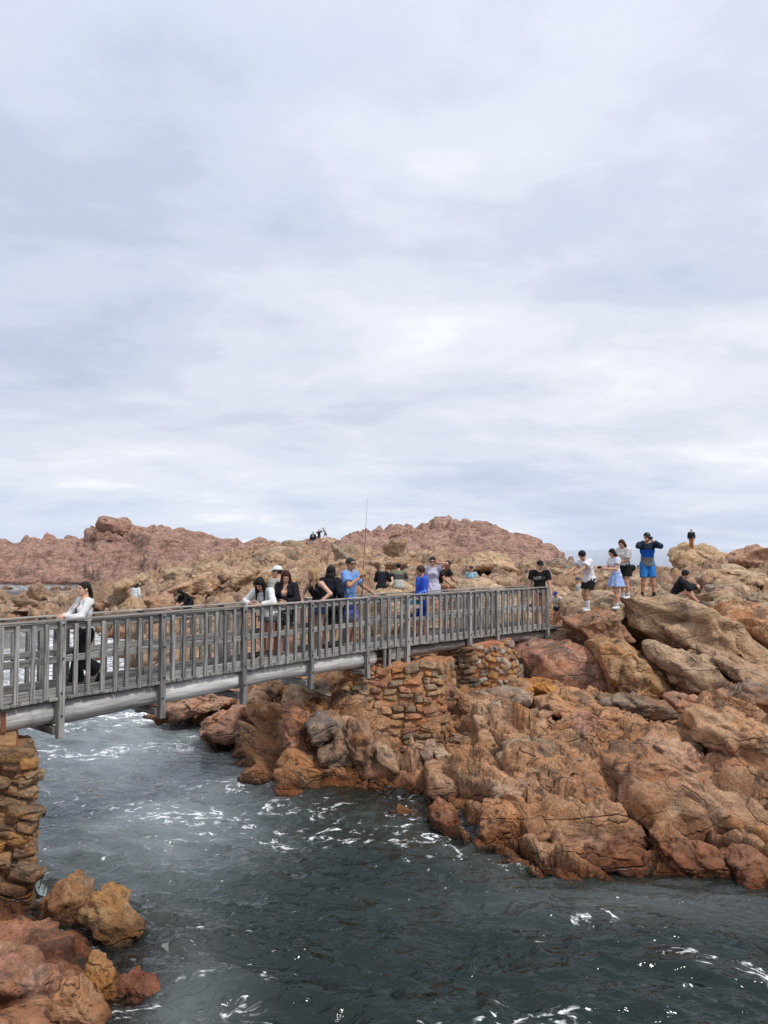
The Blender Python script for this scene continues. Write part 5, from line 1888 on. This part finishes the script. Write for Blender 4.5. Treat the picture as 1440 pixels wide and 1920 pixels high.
BLACK, WHITE = (.012, .012, .014), (.62, .62, .64)
DARKHAIR, REDHAIR, BLOND, BRUNET = (.014, .011, .010), (.045, .014, .012), (.34, .22, .11), (.035, .02, .014)


def finish(P, loc, face, label, parts, near=True, cat='person', group=None):
    """parts: list of (name, (V, F), material or (cuts, mats))"""
    rz = math.atan2(-face[0], face[1])
    e = empty('person', loc, rz)
    tag(e, label, cat, group)
    body = P.build_body()
    body.materials.append(P.skin)
    bo = link('body', body, None, e)
    out = {'root': e, 'body': bo}
    for nm, (V, F), mat in parts:
        if len(V) == 0:
            continue
        if nm in ('shoes', 'boots', 'socks'):               # one object for each foot
            c = [(P.an[i] * (1 if nm != 'socks' else .6) + P.kn[i] * (0 if nm != 'socks' else .4)) * P.H for i in (0, 1)]
            d0, d1 = (np.linalg.norm(V[F].mean(1) - q_, axis=1) for q_ in c)
            for sel in (d0 <= d1, d0 > d1):
                used, inv = np.unique(F[sel], return_inverse=True)
                if len(used):
                    link(nm[:-1], mesh_np(nm[:-1], V[used], inv.reshape(-1, 4)), mat, e)
            continue
        me = mesh_np(nm, V, F)
        if isinstance(mat, tuple):
            bands(me, *mat)
            o = link(nm, me, None, e)
        else:
            o = link(nm, me, mat, e)
        out[nm] = o
    if near:
        eyes, brow, lips = P.face()
        for nm, (V, F), mat in (('eyes', eyes, cloth((.02, .015, .012), .2)), ('eyebrows', brow, cloth((.03, .02, .015))), ('lips', lips, skin((.42, .14, .12)))):
            if len(V):
                o = link(nm, mesh_np(nm, V, F), mat, bo)
    return out


def bridge_pt(px, off):
    """deck point seen in photo column px, off metres in from the near railing"""
    for d, lo, hi in ((D1, -11, 0), (D2, 0, 8)):
        n = nrm(d)
        u = (px - 720) / FPX
        b = BEND - n * off
        den = d.x - u * d.y
        s = (u * b.y - b.x) / den
        if lo - .2 <= s <= hi:
            q = b + d * s
            return Vector((q.x, q.y, DECK))


bpy.context.view_layer.update()
deps = bpy.context.evaluated_depsgraph_get()


def ground(x, y, top=9.0):
    ok, loc, n, i, ob, m = scene.ray_cast(deps, Vector((x, y, top)), Vector((0, 0, -1)))
    return loc.z if ok else 0.0


def on_rock(px, Y, dz=0.0, top=9.0):
    X = (px - 720) / FPX * Y
    return Vector((X, Y, ground(X, Y, top) + dz))


def rod(name, a, b, r0, r1, mat, parent=None, n=8):
    a, b = Vector(a), Vector(b)
    bm = bmesh.new()
    bmesh.ops.create_cone(bm, cap_ends=True, segments=n, radius1=r0, radius2=r1, depth=(b - a).length)
    M = (b - a).to_track_quat('Z', 'Y').to_matrix().to_4x4()
    M.translation = (a + b) / 2
    bmesh.ops.transform(bm, matrix=M, verts=bm.verts)
    return link(name, bm_mesh(name, bm, True), mat, parent)


FAIR, LIGHT, OLIVE, TANNED = (.56, .31, .215), (.60, .36, .26), (.44, .25, .155), (.42, .205, .12)

# --- on the bridge
p = Person(1.68, True, lean=2, head=(8, -4), feet=((-.05, .06, 0), (.05, -.20, .075, .1, .55, -.85)), lw=(-.04, .17, .665), rw=(.05, .16, .66), hip=(0, -.03, .505),
           lelb=(-.8, -.5, -.4), relb=(.8, -.5, -.4), rknee=(.1, 1, 0), skin_c=LIGHT, h=.0105)
p.palm = ((.6, -.6, -.4), (-.6, -.6, -.4))
finish(p, bridge_pt(156, .42), (-.72, -.69), 'woman in white cardigan and black trousers walking alone along the bridge', [
    ('bodice', p.top(0, .05, .007, deep=.05, straps=True), cloth((.10, .075, .07))), ('cardigan', p.top(1.92, .02, .013, openf=True, neck=.05), cloth((.66, .66, .66))),
    ('trousers', p.bottoms(1.86, .016, .028, top=.085), cloth(BLACK)), ('boots', p.shoes(), cloth((.012, .012, .013), .4)), ('hair', p.hair('pony', .07), hairm(DARKHAIR))])

p = Person(1.74, True, lean=16, bend=18, head=(10, 34), feet=((-.055, -.03, 0), (.055, -.05, 0)), hip=(0, -.06, .512), lw=(-.07, .22, .63), rw=(.07, .22, .63),
           lelb=(-1, -.3, -.2), relb=(1, -.3, -.2), skin_c=FAIR, h=.0115)
finish(p, bridge_pt(500, .46), (-.42, -.9), 'dark haired woman in white shirt and grey shorts leaning over the railing', [
    ('shirt', p.top(1.9, -.03, .016, flare=.01), cloth((.64, .64, .63))), ('shorts', p.bottoms(.36, .013, .012), cloth((.17, .17, .165))),
    ('shoes', p.shoes(), cloth((.5, .5, .5))), ('hair', p.hair('curtain', .17, .004), hairm(DARKHAIR))])

p = Person(1.76, True, lean=3, head=(14, 24), lw=(-.02, .125, .625), rw=(.035, .13, .62), lelb=(-1, -.3, -.3), relb=(1, -.3, -.3), skin_c=FAIR, h=.0115)
p.palm = ((.4, -.8, 0), (-.4, -.8, 0))
finish(p, bridge_pt(537, .42), (-.12, -1), 'red brown haired woman in dotted black dress and black cardigan', [
    ('dress', p.top(0, -.05, .010, deep=.085, neck=.04), dots((.012, .012, .018), (.35, .34, .32))), ('skirt', p.bottoms(.62, .016, .03, skirt=True, top=.06), dots((.012, .012, .018), (.35, .34, .32))),
    ('cardigan', p.top(1.93, -.09, .019, openf=True, neck=.05, flare=.006), cloth((.012, .012, .016))), ('shoes', p.shoes(), cloth(BLACK)), ('hair', p.hair('curtain', .16, .003), hairm(REDHAIR))])

p = Person(1.84, False, lean=4, head=(25, 6), skin_c=FAIR, h=.013)
finish(p, bridge_pt(524, .70), (-.85, .4), 'person in white cap half hidden behind the dotted dress', [
    ('shirt', p.top(.6, -.04, .014), cloth((.30, .31, .26))), ('shorts', p.bottoms(.75, .014, .01), cloth((.12, .12, .12))), ('shoes', p.shoes(), cloth((.3, .3, .3))),
    ('cap', p.cap(), cloth((.66, .66, .64))), ('hair', p.hair('short'), hairm(BRUNET))])

p = Person(1.80, True, lean=8, bend=4, head=(-18, 14), lw=(-.15, .11, .60), rw=(.13, .12, .595), lelb=(-.9, -.6, .0), relb=(.9, -.6, .0), skin_c=LIGHT, h=.0115)
finish(p, bridge_pt(596, .42), (-.62, -.78), 'blonde woman in black camisole and denim shorts with hand on the railing', [
    ('camisole', p.top(0, .0, .006, straps=True), cloth(BLACK)), ('shorts', p.bottoms(.24, .011, .012, top=.06), cloth((.06, .11, .22))),
    ('shoes', p.shoes(), cloth((.4, .38, .36))), ('hair', p.hair('curtain', .16, .005), hairm(BLOND))])

p = Person(1.82, True, lean=7, bend=4, head=(0, 5), lw=(-.13, .08, .56), rw=(.16, .03, .54), skin_c=OLIVE, h=.0125, stout=1.1)
finish(p, bridge_pt(617, .66), (.35, .94), 'person with long black hair and loose black top seen from behind', [
    ('top', p.top(1.5, -.07, .022, flare=.03), cloth((.012, .012, .018))), ('skirt', p.bottoms(.78, .014, .02, skirt=True), cloth((.011, .011, .013))), ('shoes', p.shoes(), cloth(BLACK)), ('hair', p.hair('long', .15, .004), hairm(DARKHAIR))])

man = Person(1.99, False, lean=3, head=(-28, 2), lw=(-.15, .21, .60), rw=(.10, .165, .765), relb=(.75, -.35, -.7), lelb=(-.6, -.6, -.2), skin_c=TANNED, h=.0115)
man.palm = ((.2, .1, -1), (-.3, .9, .0))
mloc, mface = bridge_pt(655, .52), (.93, -.37)
mo = finish(man, mloc, mface, 'man in blue polo shirt holding a fishing rod on the bridge', [
    ('polo_shirt', man.top(.72, -.035, .014, neck=.036), cloth((.16, .29, .58))), ('shorts', man.bottoms(.9, .016, .012), ((.70, .82), [cloth((.22, .25, .50)), cloth((.10, .14, .42)), cloth((.03, .045, .22))])),
    ('shoes', man.shoes(), cloth((.32, .31, .3))), ('hair', man.hair('short'), hairm((.03, .027, .026))), ('sunglasses', man.glasses(), cloth((.01, .01, .01), .2))])
bpy.context.view_layer.update()
hp = mo['root'].matrix_world @ Vector(tuple((man.wr[1] + np.array((-.012, .04, .012))) * man.H))
r_ = empty('fishing_rod', hp)
r_.matrix_world = Matrix.Translation(hp)
bpy.context.view_layer.update()
tag(r_, 'long black fishing rod held upright by the man in blue', 'fishing rod')
rd = Vector((.055, -.02, 1)).normalized()
M_ROD = plain('rod_black', (.015, .015, .02), .35, .2, 30)
rod('butt', -rd * .92, -rd * .05, .017, .014, M_ROD, r_)
rod('grip', -rd * .05, rd * .16, .018, .016, plain('rod_grip', (.45, .33, .03), .6, .2, 30), r_)
rod('blank', rd * .16, rd * 1.72, .007, .002, M_ROD, r_)

boy = Person(1.78, False, lean=2, head=(10, 12), feet=((-.05, .05, 0), (.05, -.06, 0)), lw=(-.10, .13, .56), rw=(.09, .05, .47), skin_c=TANNED, h=.012, kid=False)
bl = bridge_pt(791, .48)
finish(boy, bl, (-.95, -.3), 'boy in bright blue printed hoodie and blue shorts on the bridge', [
    ('hoodie', boy.top(1.85, -.035, .017, hood=True, neck=.036), cloud_cloth((.008, .06, .46), (.16, .36, .78))), ('shorts', boy.bottoms(.85, .014, .012), cloth((.012, .03, .30))),
    ('hair', boy.hair('short', vol=.006), hairm((.05, .032, .02)))])
bd = empty('bodyboard', bl + Vector((-.18, -.22, .82)), math.atan2(.5, .86))
tag(bd, 'teal and cream board held low beside the boy in blue', 'board')
for nm, z, hgt, m_ in (('teal_deck', .07, .10, cloth((.02, .13, .19), .5)), ('cream_rail', -.035, .10, cloth((.42, .42, .36), .6))):
    me = box_mesh(.62 if nm == 'teal_deck' else .66, .05, hgt, m_, .015)
    o = link(nm, me, None, bd, loc=(0, 0 if nm == 'teal_deck' else .004, z))

lot = Person(1.86, False, lean=3, head=(26, 14), lw=(-.165, .06, .49), rw=(.175, .02, .49), lelb=(-.5, -1, 0), relb=(.6, -1, .1), feet=((-.06, 0, 0), (.07, -.02, 0)), skin_c=FAIR, h=.0125, stout=.96)
lo_ = finish(lot, bridge_pt(1011, .48), (-.25, -.97), 'man in black lettered shirt and black cap at the end of the bridge', [
    ('shirt', lot.top(.66, -.05, .011, flare=.002), cloth((.012, .012, .013))), ('shorts', lot.bottoms(.98, .018, .014), cloth((.40, .19, .10))), ('shoes', lot.shoes(), cloth((.08, .07, .06))),
    ('cap', lot.cap(), cloth((.012, .012, .014))), ('hair', lot.hair('short'), hairm(BRUNET))])


def print_on(shirt, text, size, pos, color, P):
    """letters laid on the chest, following the cloth"""
    cu = bpy.data.curves.new('lettering', 'FONT')
    cu.body = text
    cu.size = size
    cu.align_x = 'CENTER'
    cu.resolution_u = 2
    tmp = bpy.data.objects.new('lettering', cu)
    col.objects.link(tmp)
    bpy.context.view_layer.update()
    me = bpy.data.meshes.new_from_object(tmp.evaluated_get(bpy.context.evaluated_depsgraph_get()))
    bpy.data.objects.remove(tmp)
    bm = bmesh.new()
    bm.from_mesh(me)
    bmesh.ops.triangulate(bm, faces=bm.faces[:])
    bmesh.ops.subdivide_edges(bm, edges=bm.edges[:], cuts=1)
    tree = BVHTree.FromPolygons([v.co[:] for v in shirt.data.vertices], [p_.vertices[:] for p_ in shirt.data.polygons])
    for v in bm.verts:
        # the reader sees the wearer's right on the left
        o = Vector((-v.co.x + pos[0], .6, v.co.y + pos[1]))
        hit = tree.ray_cast(o, Vector((0, -1, 0)))
        v.co = (o.x, (hit[0].y if hit[0] else .2) + .004, o.z)
    bm.to_mesh(me)
    bm.free()
    me.materials.clear()
    o = link('lettering', me, cloth(color), shirt)
    return o


print_on(lo_['shirt'], 'LOT', .115, (.06, 1.30), (.7, .7, .7), lot)
print_on(lo_['shirt'], 'TO', .105, (-.085, 1.30), (.13, .13, .13), lot)
print_on(lo_['shirt'], 'lotto', .03, (.08, 1.24), (.05, .10, .25), lot)

# --- behind the bridge
p = Person(1.80, True, lean=6, head=(6, 14), lw=(-.085, .05, .885), rw=(.12, .09, .57), lelb=(-1, .1, -.35), skin_c=FAIR, h=.014, stout=1.08)
finish(p, on_rock(812, 20.6, -.02), (-.25, -.97), 'woman in pale lavender dress with one hand at her hair', [
    ('dress', p.top(.35, -.05, .012), cloth((.50, .48, .60))), ('skirt', p.bottoms(.52, .015, .02, skirt=True, top=.06), cloth((.50, .48, .60))),
    ('hair', p.hair('bun'), hairm((.03, .018, .016))), ('sunglasses', p.glasses(), cloth((.03, .01, .01), .2))])

p = Person(1.74, False, lean=26, bend=10, head=(0, 18), hip=(0, -.08, .28), feet=((-.07, .12, 0), (.07, .17, 0)), lw=(-.08, .24, .34), rw=(.09, .25, .30), lelb=(-.6, -.2, -.6), relb=(.6, -.2, -.6), skin_c=TANNED, h=.014)
finish(p, at(828, 1131, 21.2), (.78, -.62), 'man in black shirt and khaki shorts crouching forward behind the bridge', [
    ('shirt', p.top(.62, -.03, .014), cloth((.02, .018, .018))), ('shorts', p.bottoms(.9, .016, .01), cloth((.34, .24, .15))), ('shoes', p.shoes(), cloth((.1, .1, .1))), ('hair', p.hair('short'), hairm(DARKHAIR))])

p = Person(1.70, True, lean=10, bend=6, hip=(0, -.1, .085), feet=((-.06, .2, -.06), (.06, .22, -.05)), lw=(-.07, .12, .3), rw=(.07, .12, .3), skin_c=LIGHT, h=.016)
finish(p, at(717, 1108, 26.6), (.2, 1), 'fair haired person in black seated with back turned on the sandy boulder', [
    ('jacket', p.top(1.9, -.04, .024), cloth((.014, .014, .02))), ('trousers', p.bottoms(1.85, .014), cloth((.02, .02, .03))), ('hair', p.hair('long', .06), hairm((.42, .31, .19)))], near=False)
p = Person(1.76, False, lean=12, bend=8, head=(20, 0), hip=(0, -.1, .085), feet=((-.08, .2, -.06), (.08, .22, -.05)), lw=(-.16, .16, .3), rw=(.1, .16, .28), skin_c=FAIR, h=.015)
zc = .14 * 1.76
finish(p, at(747, 1107, 26.6), (-.1, 1), 'man in green black and white striped top seated with back turned', [
    ('jumper', p.top(1.9, -.03, .022), ((zc + .15, zc + .34, zc + .50), [cloth((.46, .46, .44)), cloth((.07, .065, .07)), cloth((.16, .17, .11)), cloth((.45, .45, .42))])),
    ('trousers', p.bottoms(1.85, .014), cloth((.35, .34, .32))), ('cap', p.cap(), cloth((.02, .02, .025))), ('hair', p.hair('short'), hairm(DARKHAIR))], near=False)
p = Person(1.32, False, lean=4, head=(8, 6), skin_c=FAIR, h=.014, kid=True)
finish(p, at(884, 1132, 26.4), (-.2, -1), 'small boy in pale blue shirt and dark cap behind the sandy boulder', [
    ('shirt', p.top(.7, -.04, .014), cloth((.30, .46, .56))), ('shorts', p.bottoms(.8, .014), cloth((.1, .1, .12))), ('cap', p.cap(), cloth((.03, .03, .035)))], near=False)
p = Person(1.66, True, lean=12, head=(-20, 25), skin_c=LIGHT, h=.018)
finish(p, at(253, 1154, 38.0), (.3, .95), 'woman in white top standing far off among the boulders', [
    ('shirt', p.top(1.8, -.05, .018), cloth((.6, .61, .63))), ('trousers', p.bottoms(1.8, .012), cloth((.15, .15, .17))), ('hair', p.hair('long', .1), hairm(DARKHAIR))], near=False)
p = Person(1.66, True, lean=38, bend=22, head=(0, 30), lw=(-.06, .26, .44), rw=(.06, .25, .42), lelb=(-.4, 0, -1), relb=(.4, 0, -1), hip=(0, -.1, .48), skin_c=LIGHT, h=.016)
finish(p, at(349, 1168, 29.5), (-.55, -.83), 'black haired figure in black bending forward among the rocks', [
    ('top', p.top(1.3, -.03, .016), cloth(BLACK)), ('trousers', p.bottoms(1.8, .014), cloth((.012, .012, .014))), ('hair', p.hair('curtain', .2, .006), hairm((.01, .009, .009)))], near=False)
p = Person(1.08, False, lean=24, bend=10, head=(0, 20), hip=(0, -.06, .42), feet=((-.07, .04, 0), (.07, .08, 0)), lw=(-.2, .14, .5), rw=(.08, .2, .42), skin_c=FAIR, h=.013, kid=True)
finish(p, at(1045, 1166, 22.9), (-.5, -.86), 'small child in blue cap and white shirt beside the bridge end', [
    ('shirt', p.top(.7, -.04, .014), cloth((.6, .6, .58))), ('shorts', p.bottoms(.8, .014), cloth((.015, .015, .018))), ('cap', p.cap(), cloth((.035, .045, .20)))], near=False)
p = Person(1.7, False, lean=14, head=(-70, 0), hip=(0, -.1, .085), feet=((-.08, .2, -.06), (.08, .22, -.05)), skin_c=FAIR, h=.016)
finish(p, at(1081, 1136, 24.6), (-.8, .3), 'seated person in grey blue cap behind the reaching man in white', [
    ('shirt', p.top(.6, -.04, .016), cloth((.3, .3, .3))), ('shorts', p.bottoms(.9, .014), cloth((.1, .1, .1))), ('cap', p.cap(), cloth((.05, .07, .10)))], near=False)

# --- on the slabs
p = Person(1.72, False, lean=12, bend=10, head=(6, 22), lw=(-.16, .30, .60), rw=(.02, .34, .585), lelb=(-.5, -.3, -1), relb=(.5, -.3, -1), feet=((-.05, .01, 0), (.06, -.07, .015)), hip=(0, -.06, .505), skin_c=OLIVE, h=.0125)
L15 = on_rock(1098, 20.35, -.015)
finish(p, L15, (-.93, -.36), 'young man in white shirt and black shorts reaching down beside the bridge end', [
    ('shirt', p.top(.68, -.05, .018, flare=.012), cloth((.66, .65, .69))), ('shorts', p.bottoms(.68, .016, .014), cloth(BLACK)), ('socks', p.socks(.55), cloth((.62, .61, .66))), ('shoes', p.shoes(), cloth((.6, .58, .56))), ('hair', p.hair('short', vol=.007), hairm(DARKHAIR))])

L16, L17, L18 = on_rock(1154, 20.45, -.015), on_rock(1171, 20.85, -.015), on_rock(1213, 20.75, -.01)
p = Person(1.68, True, lean=9, head=(0, 22), lw=(-.06, .22, .655), rw=(.05, .23, .64), lelb=(-.4, -.4, -1), relb=(.4, -.4, -1), feet=((-.045, .02, 0), (.05, -.10, .01)), skin_c=FAIR, h=.012)
g1_ = finish(p, L16, (-.95, -.3), 'dark haired girl in pale blue skirt looking at her phone on the slab', [
    ('shirt', p.top(.5, .02, .012), cloth((.62, .62, .70))), ('skirt', p.bottoms(.62, .014, .045, skirt=True, top=.08), cloth((.30, .41, .68))),
    ('socks', p.socks(.25), cloth((.62, .62, .64))), ('shoes', p.shoes(), cloth((.68, .67, .68))), ('hair', p.hair('long', .17), hairm(DARKHAIR))])
bpy.context.view_layer.update()
q = g1_['root'].matrix_world @ Vector(tuple((p.wr[1] + np.array((-.03, .065, .03))) * p.H))
ph = link('phone', box_mesh(.15, .075, .012, cloth((.015, .015, .018), .3), .004), None, loc=q, rot=(R(60), 0, g1_['root'].rotation_euler.z + R(90)))
tag(ph, 'dark phone in the hand of the girl in the blue skirt', 'phone')
p = Person(1.69, True, lean=10, head=(14, 24), lw=(-.02, .16, .60), rw=(.07, .14, .585), lelb=(-.5, -.6, -.6), relb=(.5, -.6, -.6), skin_c=FAIR, h=.012)
g2_ = finish(p, L17, (-.88, -.48), 'brown haired girl in white shirt and black shorts beside the girl with phone', [
    ('shirt', p.top(.8, .01, .016), cloth((.60, .59, .57))), ('shorts', p.bottoms(.58, .017, .014, top=.085), cloth(BLACK)),
    ('socks', p.socks(.25), cloth((.62, .62, .64))), ('shoes', p.shoes(), cloth((.66, .66, .67))), ('hair', p.hair('long', .16), hairm((.055, .024, .015)))])
hb = empty('handbag', L17 + Vector((.16, -.12, .86)), R(20))
tag(hb, 'small black shoulder bag at the hip of the girl in black shorts', 'bag')
me = mesh_np('pouch', *Field((-.16, -.1, -.14), (.16, .1, .14), .012).ell((0, 0, 0), (.12, .05, .095), None, 0).mesh())
link('pouch', me, cloth((.012, .012, .014), .4), hb)
rod('strap', (-.08, 0, .06), (-.16, .02, .55), .008, .008, cloth((.012, .012, .014), .4), hb)

p = Person(1.80, False, lean=0, head=(0, 2), lw=(-.045, .135, .865), rw=(.045, .135, .865), lelb=(-1, -.1, -.75), relb=(1, -.1, -.75), feet=((-.085, .02, 0), (.085, 0, 0)), skin_c=TANNED, h=.0115)
p.palm = ((.8, -.4, 0), (-.8, -.4, 0))
zj = .515 * 1.80
pm = finish(p, L18, (-.12, -1), 'man in blue and grey jacket and blue shorts raising a camera on the slab', [
    ('jacket', p.top(1.75, -.045, .018, neck=.036), ((zj + .17, zj + .37), [cloth((.17, .17, .165)), cloth((.008, .10, .46)), cloth((.018, .03, .055))])),
    ('shorts', p.bottoms(.88, .015, .006), cloth((.03, .19, .52))), ('socks', p.socks(.15), cloth((.02, .02, .02))), ('shoes', p.shoes(), cloth((.02, .02, .022))),
    ('cap', p.cap(), cloth((.012, .012, .014)))])
q = L18 + Vector((-.015, -.30, 1.80 * .905))
ca = empty('camera_body', q, 0)
ca.matrix_world = Matrix.Translation(q)
tag(ca, 'small black camera held up to the face of the man in blue shorts', 'camera')
link('case', box_mesh(.12, .05, .075, cloth((.02, .02, .022), .4), .01), None, ca)
rod('lens', (0, -.02, 0), (0, -.075, 0), .03, .027, cloth((.02, .02, .022), .3), ca, 14)
# white badge on his cap and on his chest
hc = p.headc * p.H
me = mesh_np('badge', *Field(hc + np.array((-.05, .06, .02)), hc + np.array((.05, .16, .12)), .006).ell(hc + np.array((0, .112, .075)), (.013, .006, .016), None, 0).mesh())
link('badge', me, cloth((.7, .7, .7)), pm['cap'])

L19 = on_rock(1272, 20.9, -.03)
p = Person(1.78, False, lean=16, bend=12, head=(-6, 8), hip=(0, -.06, .075), feet=((-.1, .22, -.005), (.06, .27, -.02)), lw=(-.06, .24, .27), rw=(.07, .25, .26), lelb=(-.8, -.2, -.5), relb=(.8, -.2, -.5),
           lknee=(-.9, .5, .6), rknee=(.5, .3, 1), skin_c=FAIR, h=.0125)
finish(p, L19, (.9, -.43), 'man in black hooded top and pale shorts sitting on the slab', [
    ('hoodie', p.top(1.88, -.045, .022, hood=True, neck=.036), cloth((.013, .013, .016))), ('shorts', p.bottoms(.92, .018, .01), cloth((.50, .51, .53))),
    ('shoes', p.shoes(), cloth((.03, .04, .05))), ('hair', p.hair('short', vol=.005), hairm((.03, .018, .013)))])

# --- far off
p = Person(1.72, False, lean=0, head=(30, 0), skin_c=TANNED, h=.022)
finish(p, on_rock(1296, 64.0, -.03), (-.4, -.9), 'lone man in dark jacket and orange trousers standing on the domed boulder', [
    ('jacket', p.top(1.9, -.03, .02), cloth((.022, .027, .028))), ('trousers', p.bottoms(1.85, .014), cloth((.33, .12, .04))), ('hair', p.hair('short'), hairm((.15, .14, .13)))], near=False)
p = Person(1.72, False, lean=2, skin_c=FAIR, h=.024)
k1 = finish(p, on_rock(587, 77.5, -.05), (.15, 1), 'youth in black shirt with white print on the back below the skyline', [
    ('shirt', p.top(1.7, -.05, .03), cloth((.015, .015, .018))), ('shorts', p.bottoms(.7, .02), cloth((.5, .5, .5))), ('cap', p.cap(), cloth(BLACK))], near=False)
me = mesh_np('print', *Field((-.25, -.4, 1.0), (.25, 0, 1.5), .02).ell((0, -.145, 1.26), (.13, .02, .07), None, 0).mesh())
link('print', me, cloth((.55, .55, .55)), k1['shirt'])
p = Person(1.6, False, lean=10, head=(0, 0), lw=(-.22, .10, .92), rw=(.1, .12, .6), hip=(0, -.05, .4), lelb=(-1, 0, -.3), skin_c=FAIR, h=.024)
finish(p, on_rock(598, 85, -.1), (-.3, -.9), 'youth in black shirt raising one arm on the skyline rock', [
    ('shirt', p.top(.6, -.05, .02), cloth((.015, .015, .018))), ('shorts', p.bottoms(1.2, .018), cloth((.02, .02, .022))), ('hair', p.hair('short'), hairm(BRUNET))], near=False)
p = Person(1.5, False, lean=34, head=(0, -10), feet=((-.05, .06, 0), (.06, -.22, 0)), hip=(0, -.06, .49), lw=(-.1, .2, .55), rw=(.1, .15, .6), skin_c=FAIR, h=.024)
finish(p, on_rock(609, 85, -.06), (-.95, .2), 'bare armed youth leaning forward on the skyline rock', [
    ('vest', p.top(.3, -.05, .018), cloth((.30, .28, .30))), ('shorts', p.bottoms(.7, .018), cloth((.10, .12, .2))), ('hair', p.hair('short'), hairm(BRUNET))], near=False)
p = Person(1.6, True, lean=10, hip=(0, -.1, .085), feet=((-.06, .2, -.06), (.06, .22, -.05)), skin_c=FAIR, h=.024)
finish(p, on_rock(623, 77.5, -.25), (.3, 1), 'dark haired person seated low behind the skyline rock', [
    ('shirt', p.top(1.5, -.04, .02), cloth((.05, .05, .09))), ('trousers', p.bottoms(1.8, .014), cloth((.04, .04, .05))), ('hair', p.hair('long', .08), hairm(DARKHAIR))], near=False)
